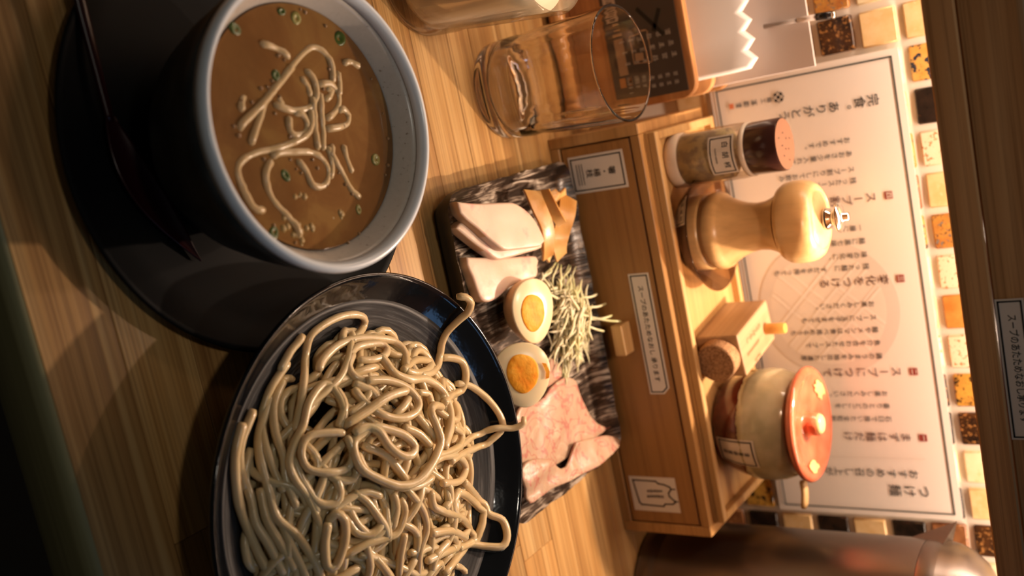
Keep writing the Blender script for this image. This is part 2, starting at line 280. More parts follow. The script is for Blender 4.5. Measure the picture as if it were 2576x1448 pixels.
SOUPN=[[(-54.6,303.4,71.5),(-53.0,309.5,71.5),(-50.2,315.4,71.5),(-47.0,318.4,71.5)],[(-18.7,280.9,71.5),(-21.7,282.4,71.5),(-26.4,291.2,71.5),(-30.6,299.0,71.5),(-36.5,307.6,71.5),(-43.2,317.7,71.5),(-48.6,326.5,71.5),(-51.3,333.4,71.5),(-49.6,339.0,71.5),(-45.0,342.5,71.5),(-39.6,342.6,71.5),(-34.4,340.9,71.5)],[(-13.2,284.9,71.5),(-17.7,288.5,71.5),(-26.0,295.4,71.5),(-32.1,300.6,71.5),(-37.9,310.3,71.5),(-44.0,319.1,71.5)],[(-41.8,325.5,71.5),(-38.1,329.1,71.5),(-32.8,329.8,71.5),(-26.1,326.4,71.5),(-24.3,318.6,71.5),(-25.1,310.8,71.5),(-28.5,302.8,71.5)],[(-34.4,331.5,71.5),(-34.2,338.9,71.5),(-29.8,343.2,71.5),(-24.5,342.1,71.5),(-20.5,337.0,71.5),(-18.5,331.3,71.5)],[(-39.4,345.7,71.5),(-34.0,345.9,71.5),(-28.0,342.6,71.5)],[(-14.2,329.9,71.5),(-14.0,338.7,71.5),(-15.1,344.9,71.5),(-18.6,346.6,71.5),(-22.0,343.9,71.5),(-21.1,340.3,71.5)],[(-30.8,331.6,71.5),(-20.5,329.5,71.5),(-11.8,327.9,71.5),(-5.1,325.1,71.5)],[(-29.6,326.3,71.5),(-21.0,325.0,71.5),(-12.4,323.4,71.5),(-5.5,322.2,71.5)],[(-24.6,323.5,71.5),(-17.8,321.9,71.5),(-13.2,317.4,71.5),(-10.9,308.5,71.5),(-9.6,299.0,71.5),(-9.5,288.0,71.5),(-7.5,278.9,71.5),(-4.0,275.2,71.5),(1.6,275.0,71.5),(9.3,276.7,71.5),(13.9,279.5,71.5),(14.9,284.5,71.5)],[(-6.1,294.5,71.5),(-7.6,298.3,71.5),(-6.8,307.2,71.5),(-5.3,317.3,71.5),(-1.8,323.4,71.5),(3.9,325.9,71.5),(8.9,323.6,71.5),(10.8,319.3,71.5),(9.0,313.8,71.5),(2.6,312.3,71.5),(-3.2,308.3,71.5)],[(-5.3,294.3,71.5),(-0.9,289.6,71.5),(4.7,288.3,71.5),(11.7,289.9,71.5),(18.5,294.5,71.5),(25.5,299.1,71.5),(30.7,299.1,71.5)],[(-6.8,332.5,71.5),(-2.6,329.9,71.5),(7.0,334.3,71.5),(14.8,337.0,71.5),(20.2,341.8,71.5)],[(-5.9,338.6,71.5),(0.5,339.1,71.5),(8.0,340.5,71.5)],[(-22.7,310.0,71.5),(-18.6,308.6,71.5),(-14.2,309.5,71.5),(-14.1,316.6,71.5),(-18.1,319.6,71.5),(-22.7,317.5,71.5),(-23.2,312.5,71.5)],[(-27.2,284.1,71.5),(-32.6,286.9,71.5),(-33.5,289.8,71.5)],[(-42.6,350.7,71.5),(-43.2,356.1,71.5),(-40.0,361.7,71.5)],[(-6.4,328.6,71.5),(1.7,329.1,71.5),(8.3,325.7,71.5)],[(-32.2,308.5,71.5),(-29.8,306.6,71.5),(-27.0,309.1,71.5)],[(-38.6,322.1,71.5),(-34.0,325.4,71.5),(-28.9,324.9,71.5)],[(-27.2,332.9,71.5),(-28.5,337.7,71.5),(-31.0,339.8,71.5),(-32.2,335.8,71.5)]]
SCAL=[[(-67.7,319.8,71.5),(-64.5,327.5,71.5),(-61.3,291.7,71.5),(-40.6,307.8,71.5),(2.4,299.6,71.5),(-54.2,351.9,71.5),(25.2,338.8,71.5),(4.2,358.0,71.5),(25.2,285.6,71.5)]]
CRUMB=[[(24.3,301.8,71.5),(27.0,306.8,71.5),(25.8,296.7,71.5),(30.8,299.7,71.5),(22.1,291.1,71.5),(28.8,302.6,71.5),(25.2,324.5,71.5),(14.5,305.0,71.5)]]
BUB=[[(-48.8,311.7,71.3),(-46.7,314.7,71.3),(-38.4,305.0,71.3),(-36.0,301.5,71.3),(-35.6,297.5,71.3),(-30.4,291.0,71.3),(-31.6,285.7,71.3),(-21.6,278.6,71.3),(-17.6,279.7,71.3),(-24.4,302.2,71.3),(-13.5,307.2,71.3),(-6.1,289.9,71.3),(-3.2,292.7,71.3),(10.4,276.6,71.3),(14.3,279.7,71.3),(-1.8,317.5,71.3),(2.4,319.2,71.3),(0.9,306.6,71.3),(2.9,308.9,71.3),(-60.4,344.6,71.3),(-68.2,331.3,71.3),(-66.9,333.8,71.3),(-14.2,341.5,71.3),(6.6,331.5,71.3),(12.4,334.0,71.3),(17.5,336.9,71.3),(-40.7,340.6,71.3),(-28.1,337.2,71.3),(-32.2,334.1,71.3),(10.8,321.9,71.3),(-34.1,367.5,71.3),(-16.9,370.1,71.3),(-4.6,369.6,71.3),(8.1,365.3,71.3),(12.4,362.2,71.3),(36.1,335.4,71.3),(38.7,327.3,71.3),(31.9,296.0,71.3),(22.2,286.5,71.3),(-3.7,304.6,71.3),(-31.5,307.1,71.3)]]
MENMA=[[(47.3,547.3,26.0),(57.2,545.0,30.0),(71.6,548.8,31.0),(83.0,550.2,29.0),(93.3,552.9,24.0)],[(58.7,587.3,27.0),(67.0,576.9,31.0),(79.6,565.3,31.0),(88.6,563.0,29.0),(96.3,567.7,25.0)],[(48.1,554.4,30.0),(57.6,554.3,34.0),(67.5,557.5,36.0),(72.7,560.7,36.0)],[(52.0,570.2,24.0),(57.5,573.6,26.0),(56.0,586.4,26.0)],[(73.9,552.2,25.0),(87.9,553.6,24.0),(94.8,558.4,22.0)]]
CHICK=[[(39.8,471.0,24.2),(44.1,485.9,27.1),(48.2,508.9,31.2),(51.0,518.4,32.8),(59.6,528.6,34.9),(67.6,533.3,36.0),(79.9,535.5,37.0),(82.1,530.3,36.3),(79.2,509.5,33.0),(76.7,498.2,31.1),(68.3,489.4,29.1),(60.2,482.4,27.4),(52.0,474.6,25.6),(47.3,471.0,24.7)],[(55.7,470.8,19.0),(65.4,480.0,20.8),(74.5,489.3,22.5),(82.2,498.2,24.1),(83.8,507.2,25.4),(84.6,524.3,27.6),(84.8,541.5,29.7),(80.3,544.7,29.8),(72.9,542.8,29.3),(60.5,513.1,25.1),(54.2,491.8,21.9),(52.8,477.8,19.9)],[(75.5,478.1,16.6),(82.8,506.6,19.9),(90.4,541.8,23.7),(97.1,540.5,23.8),(103.3,537.4,23.7),(102.9,522.5,22.2),(103.4,509.4,21.0),(106.7,498.1,19.9),(107.3,488.1,18.9),(104.4,482.0,18.1),(97.7,480.2,17.7),(88.3,478.8,17.2),(80.5,476.9,16.7)]]
PORK=[[(186.3,497.2,16.5),(182.8,505.3,16.5),(187.6,527.8,16.5),(183.2,541.3,16.5),(182.0,560.2,16.5),(189.1,573.5,16.5),(201.1,575.5,16.5),(224.7,586.8,16.5),(236.4,603.3,16.5),(245.2,607.2,16.5),(249.6,601.9,16.5),(239.2,564.5,16.5),(236.1,540.0,16.5),(232.2,514.3,16.5),(219.9,485.0,16.5),(193.4,486.5,16.5)],[(226.9,551.3,16.5),(233.4,576.7,16.5),(238.8,595.3,16.5),(246.8,606.5,16.5),(249.8,600.0,16.5),(251.1,570.0,16.5),(248.0,535.6,16.5),(244.5,509.8,16.5),(243.8,486.0,16.5),(236.6,484.5,16.5),(224.1,483.5,16.5),(217.7,491.3,16.5),(222.4,510.7,16.5),(238.0,530.1,16.5),(236.7,541.4,16.5)],[(167.9,537.9,16.5),(163.0,548.7,16.5),(173.9,561.6,16.5),(180.8,559.1,16.5),(181.8,537.3,16.5),(176.8,534.7,16.5)]]

# materials of the place
OAK = wood('oak_table', (.36, .175, .055), (.53, .295, .10), (.67, .43, .18), 0, .38, 620, 70, .2, .4, .9)
EDGE = wood('oak_edge', (.20, .19, .085), (.29, .27, .13), (.36, .33, .17), 0, .4, 420, 50, .1)
PINE = wood('case_wood', (.34, .165, .05), (.44, .235, .078), (.54, .31, .12), 0, .42, 300, 40, .12)
PINE_L = wood('tray_wood', (.46, .26, .09), (.56, .34, .13), (.65, .42, .19), 0, .42, 300, 40, .08)
BEECH = wood('mill_wood', (.62, .36, .14), (.72, .45, .19), (.8, .54, .26), 2, .28, 200, 30, .05, .5, .3)
BLOCKW = wood('block_wood', (.38, .235, .12), (.45, .285, .155), (.52, .35, .2), 1, .45, 240, 40, .05, .4, .4)
BEAMW = wood('beam_wood', (.46, .215, .08), (.60, .30, .12), (.72, .40, .18), 0, .5, 600, 60, .12, .1, .85)
STANDW = wood('stand_wood', (.45, .19, .06), (.56, .27, .1), (.66, .35, .15), 0, .35, 260, 40, .06)
PAPER = mat('paper', (.86, .80, .72), .5)
WHITE = mat('white_paper', (.88, .86, .84), .35)
LAMIN = mat('laminated_paper', (.88, .83, .77), .22, .5)
LABELP = mat('label_paper', (.72, .66, .58), .45)
INK = mat('black_ink', (.015, .014, .013), .6)
INKB = mat('brown_ink', (.10, .035, .025), .6)
INKR = mat('red_ink', (.28, .05, .04), .6)
INKO = mat('orange_ink', (.75, .25, .12), .6)
INKG = mat('grey_ink', (.72, .65, .59), .4)
INKL = mat('pale_ink', (.60, .57, .52), .6)
CHROME = mat('chrome', (.8, .78, .74), .12, .5, 1)
STEEL = mat('brushed_steel', (.20, .17, .155), .34, .5, 1)
BLACKC = mat('black_ceramic', (.010, .011, .012), .16, .6)
GROUT = mat('grout', (.86, .80, .70), .8)

# ------------------------------------------------------------------ the setting
fl = obj('floor', boxm(-2.5, 3, -2.5, 3, -.75, -.72), mat('dark_floor', (.05, .045, .04), .7)); fl['kind'] = 'structure'
wb = obj('wall_back', boxm(-.75, 1.15, .7428, .80, -.05, .75), GROUT); wb['kind'] = 'structure'; wb['wloc'] = (0, 0, 0)
def tilemat(name, base, alt, spot, thr, sc, soft=.04, spot2=None, rough=.18):
    m = mat(name, base, rough, .55); N = NT(m); v = N.coords((1, 1, 1), rnd=True)
    a = N.ramp(N.noise(v, 90, 3), [(.35, base), (.65, alt)])
    s = N.ramp(N.noise(v, sc, 3, .6), [(thr - soft, (0, 0, 0)), (thr + soft, (1, 1, 1))])
    c = N.mix(s, a, spot)
    if spot2:
        s2 = N.ramp(N.noise(v, sc * .8, 2, .5, .8), [(.60, (0, 0, 0)), (.64, (1, 1, 1))]); c = N.mix(s2, c, spot2)
    N.col(c); N.bump(N.noise(v, 120, 3), .15, .0008)
    return m
TM = {
 'b': tilemat('tile_beige', (.74, .50, .22), (.84, .62, .33), (.80, .58, .30), .6, 200),
 'c': tilemat('tile_cream', (.84, .70, .42), (.88, .76, .5), (.82, .62, .33), .62, 220),
 'p': tilemat('tile_speckled', (.84, .68, .46), (.86, .74, .54), (.52, .22, .08), .60, 330),
 'o': tilemat('tile_orange', (.50, .20, .04), (.62, .30, .07), (.05, .035, .03), .68, 300),
 'm': tilemat('tile_mottled', (.66, .33, .07), (.72, .42, .12), (.04, .04, .055), .54, 210, .03),
 'r': tilemat('tile_rust', (.42, .16, .04), (.55, .28, .06), (.10, .06, .04), .60, 380, .05, (.20, .17, .14)),
 'g': tilemat('tile_gold_black', (.60, .34, .06), (.52, .26, .05), (.02, .014, .01), .56, 260, .05),
 'd': tilemat('tile_dark', (.02, .011, .007), (.075, .03, .01), (.42, .2, .06), .60, 320, .06),
 'k': tilemat('tile_black', (.012, .009, .007), (.03, .018, .012), (.16, .06, .02), .70, 300, .05),
 'n': tilemat('tile_brown', (.22, .09, .035), (.34, .15, .06), (.5, .24, .1), .62, 200, .06),
}
P_T = .029875; X_T = .36056; Z_T = .22492; rnd = random.Random(5)
fixed = {0: 'bckdbgdgoprbpkmbbcdnbo', -1: 'nkdkbcbdkmbdbcbbnokbdc'}
row0 = {-3: 'b', -2: 'c', -1: 'd', 0: 'b', 1: 'c', 2: 'd', 3: 'g', 4: 'p', 5: 'o', 6: 'p', 7: 'r', 8: 'b', 9: 'p', 10: 'k', 11: 'm', 12: 'b', 13: 'b'}
rowm1 = {12: 'b', 13: 'c', -1: 'n', -2: 'c', -3: 'd'}; rowm2 = {12: 'd', 13: 'r', -1: 'k'}
colm1 = {-3: 'b', -4: 'k', -5: 'b', -6: 'k', -7: 'n', -8: 'k'}
tile_me = {}
for i in range(-5, 18):
    for j in range(-8, 3):
        x1 = X_T - i * P_T; x0 = x1 - P_T; z0 = Z_T + j * P_T
        if 0 < x0 and x1 < .35 and z0 + P_T < .075: continue          # behind the condiment case
        k = rnd.choice('bckdpogmnrb')
        if j == 0 and i in row0: k = row0[i]
        if j == -1 and i in rowm1: k = rowm1[i]
        if j == -2 and i in rowm2: k = rowm2[i]
        if i == -1 and j in colm1: k = colm1[j]
        if k not in tile_me:
            bm = bmesh.new(); h = (P_T - .0050) / 2
            box(bm, -h, h, 0, .0045, -h, h, .0011, 1)
            tile_me[k] = mesh_of(bm, 'tile', True, [TM[k]]); tile_me[k].set_sharp_from_angle(angle=R(40))
        o = bpy.data.objects.new('tile', tile_me[k]); COL.objects.link(o); o.parent = wb
        o.location = (x0 + P_T / 2 + rnd.uniform(-.0003, .0003), .7402 + rnd.uniform(-.0002, .0003), z0 + P_T / 2)
        o.rotation_euler = (rnd.uniform(-.02, .02), rnd.uniform(-.01, .01), rnd.uniform(-.02, .02))

# shelf whose front beam hides the lamps
sh = thing('wall_shelf', 'dark brown wooden shelf beam with a paper notice above the tiles', 'shelf', (.2, .5, .29))
obj('lower_rail', boxm(-.5, 1.1, .499, .513, .2935, .3075, .0008, 1), BEAMW, sh)
obj('front_board', boxm(-.5, 1.1, .5005, .513, .3078, .333, .0008, 1), BEAMW, sh)
obj('shelf_board', boxm(-.5, 1.1, .5132, .7425, .323, .333), wood('shelf_top', (.45, .26, .12), (.55, .34, .17), (.6, .4, .22), 0, .5), sh)
NX0, NX1, NZ0, NZ1 = .1275, .1980, .3083, .3208
nb = upright(prism([(NX0, NZ0), (NX1, NZ0), (NX1, NZ1), (NX0, NZ1)], 0, .0004), .5004)
nl = obj('notice_label', nb, mat('notice_paper', (.88, .78, .68), .5), sh)
bm = bmesh.new(); i_ = .0013
line(bm, [(NX0 + i_, NZ0 + i_), (NX1 - i_, NZ0 + i_), (NX1 - i_, NZ1 - i_), (NX0 + i_, NZ1 - i_)], .0008, True)
text_bm(bm, 'スープのあたためなおし承ります', .0046, (NX0 + NX1) / 2 - .0005, .3170, 'CENTER', 1, .79)
obj('printed_text', upright(bm, .4999), INK, nl)

# ------------------------------------------------------------------ table
tb = thing('table', 'golden oak table top of joined staves under all the dishes', 'table', (.2, .47, -.04))
y = .2095; r2 = random.Random(11)
while y < .741:
    wd = r2.choice([.024, .028, .032, .036]); y1 = min(y + wd, .7425)
    if .7425 - y1 < .012: y1 = .7425
    xs = [-.8, r2.uniform(-.3, .6), 1.2]
    for a, b in zip(xs, xs[1:]):
        obj('stave', boxm(a + .0001, b - .0001, y + .0001, y1 - .0001, -.03, r2.uniform(-.00012, 0), .0004, 1), OAK, tb)
    y = y1
    if y1 >= .7425: break
bm = bmesh.new(); prof = [(.2094, -.0001), (.2075, -.0006), (.2052, -.0030), (.2046, -.008), (.2046, -.034), (.2065, -.038), (.2094, -.038)]
a = [bm.verts.new((-.8, p[0], p[1])) for p in prof]; b = [bm.verts.new((1.2, p[0], p[1])) for p in prof]
for k in range(len(prof)):
    j = (k + 1) % len(prof); bm.faces.new((a[k], a[j], b[j], b[k]))
bm.faces.new(a[::-1]); bm.faces.new(b); bmesh.ops.recalc_face_normals(bm, faces=bm.faces)
obj('front_edge', bm, EDGE, tb, auto=50)

# ------------------------------------------------------------------ dining ware, left
def ware(prof_out, prof_in): return prof_out + prof_in[::-1]
MATB = mat('matte_black', (.0042, .0046, .005), .5, .08)
bp = tag(obj('saucer_plate', lathe([(0, .0045), (.055, .0045), (.088, .0052), (.097, .0078), (.1045, .0112), (.1072, .0124), (.1080, .0118), (.1078, .0100), (.1, .0055), (.085, .0015), (.06, 0), (0, 0)], -.0176, .3437, 128), MATB, smooth=True),
         'wide black round plate under the soup bowl holding a red spoon', 'plate')
recentre(bp)
BX, BY = -.0163, .3190
bowl = thing('soup_bowl', 'round bowl with pale grey rim filled with brown soup on black plate', 'bowl', (BX, BY, .0047))
m = mat('dark_glaze', (.022, .024, .024), .5, .25); N = NT(m); N.col(N.ramp(N.noise(N.coords((1, 1, 1)), 60, 4), [(.4, (.014, .016, .016)), (.7, (.034, .035, .034))]))
obj('outer_wall', lathe([(0, .0075), (.031, .0075), (.0325, .0047), (.0360, .0047), (.0375, .0100), (.0455, .0180), (.0540, .0330), (.0605, .0530), (.0645, .0700), (.0660, .0795), (.0655, .0795), (.0600, .0535), (.044, .0195), (0, .0125)], BX, BY, 128), m, bowl, True)
m = mat('pale_glaze', (.62, .67, .72), .22, .5)
obj('rim', lathe([(.0660, .0796), (.0668, .0830), (.0664, .0852), (.0652, .0864), (.0634, .0862), (.0624, .0848), (.0612, .0818), (.0618, .0812), (.0640, .0800)], BX, BY, 128, closed=True), m, bowl, True)
m = mat('inner_glaze', (.36, .31, .25), .25, .5); N = NT(m); v = N.coords((1, 1, 1))
g = N.ramp(N.noise(v, 420, 2, .7), [(.28, (.26, .21, .16)), (.34, (.47, .43, .38)), (.7, (.50, .46, .41))])
N.col(g)
obj('inner_wall', lathe([(.0619, .0816), (.0600, .0790), (.0570, .0730), (.0530, .0660), (.046, .0500), (.03, .0330), (0, .0270), (0, .0255), (.031, .0315), (.047, .0488), (.0545, .0660), (.0590, .0740), (.0628, .0808)], BX, BY, 128, closed=True), m, bowl, True)
m = mat('brown_broth', (.16, .08, .028), .05, .5); N = NT(m); v = N.coords((1, 1, 1))
N.col(N.ramp(N.noise(v, 38, 4, .6, .7), [(.3, (.150, .072, .026)), (.5, (.180, .090, .032)), (.66, (.225, .125, .042))])); N.bump(N.noise(v, 60, 2), .06, .002)
bm = lathe([(0, .0700), (.0535, .0700), (.0549, .0710), (.0553, .0714), (.0548, .0713), (.0535, .0712), (.045, .0712), (.03, .0712), (0, .0712)], BX, BY, 96)
so = tag(obj('soup', bm, m, smooth=True), 'glossy brown dipping soup filling the pale rimmed bowl', 'soup'); recentre(so)

NOODLE = mat('noodle_dough', (.64, .49, .30), .28, .5, sss=.25); N = NT(NOODLE); v = N.coords((1, 1, 1), rnd=True)
N.col(N.ramp(N.noise(v, 45, 3), [(.3, (.57, .42, .21)), (.7, (.68, .53, .31))])); N.bump(N.noise(v, 520, 2), .2, .0006)
NOODLE.node_tree.nodes['Principled BSDF'].inputs['Coat Weight'].default_value = .22; NOODLE.node_tree.nodes['Principled BSDF'].inputs['Coat Roughness'].default_value = .15
def P3(L): return [(p[0] * .001, p[1] * .001, p[2] * .001) for p in L]
SNOOD = mat('soaked_noodle', (.50, .36, .19), .25, .5, sss=.2)
sn = thing('soup_noodles', 'few loose noodles floating in loops on the brown soup', 'noodles', (BX, BY, .0695))
for k, L in enumerate(SOUPN):
    pts = smooth_path(P3(L), .0018); n = len(pts); r3 = random.Random(k)
    q = [Vector((p.x, p.y, .07055 + .0005 * math.sin(2.2 * i / max(1, n - 1) * PI + r3.uniform(0, 2)) - (.0014 if i in (0, n - 1) else 0))) for i, p in enumerate(pts)]
    bm = tube(bmesh.new(), q, .0018, 12, 1, .05)
    obj('noodle', bm, SNOOD, sn, True)
GRN = mat('scallion_green', (.045, .075, .012), .3); GRL = mat('scallion_pale', (.22, .20, .05), .3)
SL = ['dark green scallion slice by the back left wall of the bowl', 'pale green scallion slice next to the dark one at the back left', 'dark green scallion slice close to the left front rim', 'dark green scallion slice left of the long crossing noodle', 'dark green scallion slice inside the large noodle loop', 'dark green scallion slice touching the far bowl wall', 'yellow green scallion slice near the right front of the soup', 'pale scallion slice near the far right bowl wall', 'dark green scallion slice among the onion bits at the front']
for k, p in enumerate(P3(SCAL[0])):
    g = GRL if k in (1, 7, 6) else GRN
    r_ = .0026 + .0006 * (k % 3)
    bm = lathe([(0, .0002), (r_ * .25, .0003), (r_ * .45, .0006), (r_ * .8, .0007), (r_, .0002), (r_ * .9, -.0006), (0, -.0007)], 0, 0, 14)
    for v in bm.verts: v.co.x *= .7 + .25 * (k % 2); v.co.z += .0002 * noise.noise(v.co * 900 + Vector((k, 0, 0)))
    xform(bm, Matrix.Translation((p[0], p[1], .0710)) @ Matrix.Rotation(k * 1.3, 4, 'Z') @ Matrix.Rotation(.08 * (k % 3), 4, 'X'))
    o = obj('scallion_slice', bm, g, smooth=True); tag(o, SL[k], 'scallion', 'scallion slices in the soup'); recentre(o)
bm = bmesh.new(); r3 = random.Random(3)
for p in P3(CRUMB[0]):
    for q in range(4):
        d = bmesh.ops.create_icosphere(bm, subdivisions=1, radius=r3.uniform(.0010, .0022))
        bmesh.ops.translate(bm, verts=d['verts'], vec=(p[0] + r3.uniform(-.003, .003), p[1] + r3.uniform(-.003, .003), .0708))
for v in bm.verts: v.co.z = .0708 + (v.co.z - .0708) * .6
tag(obj('minced_onion', bm, mat('onion_bits', (.34, .22, .08), .35, sss=.2), smooth=True), 'pale minced onion bits clustered near the front of the soup', 'onion', kind='stuff')
bm = bmesh.new()
for p in P3(BUB[0]):
    d = bmesh.ops.create_icosphere(bm, subdivisions=2, radius=r3.uniform(.0006, .0011)); bmesh.ops.translate(bm, verts=d['verts'], vec=(p[0], p[1], .07125))
ob = obj('fat_droplets', bm, mat('clear_fat', (.24, .13, .05), .04, .9, coat=1), so, True, True); ob.data.transform(Matrix.Translation(-Vector(so.location))); ob['kind'] = 'stuff'

# red lacquered spoon lying on the plate
LAC = mat('red_lacquer', (.018, .003, .004), .25, .35)
sp = thing('lacquer_spoon', 'dark red lacquered spoon lying on the black plate before the bowl', 'spoon', (-.04, .266, .0062))
hp = smooth_path([(-.190, .262, .022), (-.128, .2615, .0165), (-.088, .2625, .0128), (-.062, .2635, .0105), (-.036, .2645, .0085)], .004)
bm = bmesh.new(); rings = []
for i, p in enumerate(hp):
    t = i / (len(hp) - 1); hw = .0050 - .0030 * t; th = .0014
    rings.append([bm.verts.new((p.x, p.y + hw * math.cos(a), p.z + th * math.sin(a))) for a in [2 * PI * k / 12 for k in range(12)]])
for a, b in zip(rings, rings[1:]):
    for k in range(12): bm.faces.new((a[k], a[(k + 1) % 12], b[(k + 1) % 12], b[k]))
bm.faces.new(rings[0][::-1]); bm.faces.new(rings[-1]); obj('handle', bm, LAC, sp, True)
bm = bmesh.new(); nu, nv = 22, 10; g = []
for i in range(nu + 1):
    t = i / nu; row = []
    wd = .0080 * math.sin(PI * (.02 + .98 * t)) ** 1.1 + .0018 * (1 - t)
    for j in range(nv + 1):
        s = j / nv * 2 - 1
        x = -.038 + .072 * t; yv = .2648 + .028 * t ** 1.8 + s * wd
        z = .0062 + .0032 * s * s * math.sin(PI * t) + .0022 * (1 - t) ** 2 + .0016 * t ** 3
        row.append((x, yv, z))
    g.append(row)
lo = [[bm.verts.new((p[0], p[1], p[2] - .0008)) for p in r] for r in g]; hi = [[bm.verts.new((p[0], p[1], p[2] + .0006)) for p in r] for r in g]
for i in range(nu):
    for j in range(nv):
        bm.faces.new((hi[i][j], hi[i + 1][j], hi[i + 1][j + 1], hi[i][j + 1])); bm.faces.new((lo[i][j], lo[i][j + 1], lo[i + 1][j + 1], lo[i + 1][j]))
for i in range(nu):
    bm.faces.new((hi[i][0], lo[i][0], lo[i + 1][0], hi[i + 1][0])); bm.faces.new((hi[i][nv], hi[i + 1][nv], lo[i + 1][nv], lo[i][nv]))
for j in range(nv):
    bm.faces.new((hi[0][j], hi[0][j + 1], lo[0][j + 1], lo[0][j])); bm.faces.new((hi[nu][j], lo[nu][j], lo[nu][j + 1], hi[nu][j + 1]))
bmesh.ops.recalc_face_normals(bm, faces=bm.faces); obj('spoon_bowl', bm, LAC, sp, True)

# ------------------------------------------------------------------ noodle plate
NX, NY = .1717, .3470
def plate_z(d):
    if d < .06: return .019
    if d < .097: return .019 + .011 * ((d - .06) / .037) ** 1.6
    return .030 + .013 * min(1.3, (d - .097) / .016)
npl = thing('noodle_plate', 'large black round plate heaped with pale cooked noodles', 'plate', (NX, NY, 0))
inn = [(.0995, .0318), (.1035, .0352), (.1075, .0390), (.1100, .0418), (.1114, .0430)]
out = [(.1125, .0434), (.1131, .0424), (.1127, .0405), (.1090, .0350), (.1020, .0275), (.0930, .0215), (.0820, .0172), (.0700, .0135), (.0600, .0100), (.0570, .0060), (.0560, 0), (.0530, 0), (.0520, .0050), (.0, .0080)]
m = mat('black_glaze', (.005, .006, .008), .09, .5); N = NT(m); N.bump(N.noise(N.coords((1, 1, 1)), 150, 2), .10, .0010)
obj('rim', lathe(inn + out, NX, NY, 160), m, npl, True)
bm = lathe([(0, .019), (.03, .019), (.06, .019), (.068, .0197), (.076, .0212), (.084, .0238), (.091, .0267), (.097, .030), (.0997, .0320), (.0997, .0310), (.09, .0250), (.07, .0185), (0, .017)], NX, NY, 160)
m = mat('brushed_black', (.05, .05, .052), .5, .4); N = NT(m)
tc = N.n('ShaderNodeTexCoord'); ln = N.n('ShaderNodeVectorMath', operation='LENGTH'); N.l(tc.outputs['Object'], ln.inputs[0])
sx = N.n('ShaderNodeSeparateXYZ'); N.l(tc.outputs['Object'], sx.inputs[0]); at = N.n('ShaderNodeMath', operation='ARCTAN2'); N.l(sx.outputs[1], at.inputs[0]); N.l(sx.outputs[0], at.inputs[1])
cb = N.n('ShaderNodeCombineXYZ'); N.l(ln.outputs['Value'], cb.inputs[0]); N.l(at.outputs[0], cb.inputs[1])
mp = N.n('ShaderNodeMapping'); mp.inputs['Scale'].default_value = (520, 2.2, 1); N.l(cb.outputs[0], mp.inputs[0])
N.col(N.ramp(N.noise(mp.outputs[0], 1, 4, .65), [(.36, (.008, .008, .009)), (.54, (.035, .035, .036)), (.70, (.11, .11, .11))]))
obj('brushed_well', bm, m, npl, True)

# the heap of noodles: each strand a part
hs = thing('noodle_heap', 'heap of pale wheat noodles coiled on the large black plate', 'noodles', (NX, NY, .0195))
def dome(x, y):
    d = math.hypot(x - NX, y - NY)
    h = .024 + .033 * max(0, 1 - (d / .086) ** 2) ** .75 if d < .086 else 0
    return max(h, plate_z(d) + .0022)
for k, L in enumerate(HEAP):
    pts = smooth_path(P3(L), .0022)
    for i, p in enumerate(pts):
        d = math.hypot(p.x - NX, p.y - NY)
        if d < .1114: p.z = max(p.z, plate_z(d) + .0021)
    obj('noodle', tube(bmesh.new(), pts, .00218 + .0002 * math.sin(k * 1.7), 10, 1, .10), NOODLE, hs, True)
r4 = random.Random(21)
for k in range(150):
    a = r4.uniform(0, 2 * PI); d0 = .080 * math.sqrt(r4.random()); x = NX + d0 * math.cos(a); y = NY + d0 * math.sin(a)
    left = x < NX - .02 and y < NY + .02
    h = a + PI / 2 + r4.uniform(-.5, .5) if left else r4.uniform(0, 2 * PI)
    depth = r4.uniform(.0012, .011) if k % 3 else r4.uniform(.009, .02); cur = r4.uniform(-60, 60); pts = []
    for s in range(int(r4.uniform(34, 75))):
        d = math.hypot(x - NX, y - NY)
        z = max(dome(x, y) - depth + .0018 * math.sin(s * .33 + k), plate_z(d) + .0023)
        pts.append((x, y, z))
        cur += r4.uniform(-28, 28) - cur * .06; cur = max(-115, min(115, cur))
        if d > .074:                                   # bend back inside the heap
            ang = math.atan2(NY - y, NX - x); dif = (ang - h + PI) % (2 * PI) - PI
            h += max(-.22, min(.22, dif * .25))
        elif left: 
            tan = math.atan2(y - NY, x - NX) + PI / 2; dif = (tan - h + PI) % (2 * PI) - PI
            h += max(-.10, min(.10, dif * .12)) + cur * .0022 * .3
        else: h += cur * .0022
        x += .0024 * math.cos(h); y += .0024 * math.sin(h)
    if len(pts) > 6: obj('noodle', tube(bmesh.new(), smooth_path(pts[::2], .0024), r4.uniform(.0020, .00228), 8, 1, .1), NOODLE, hs, True)

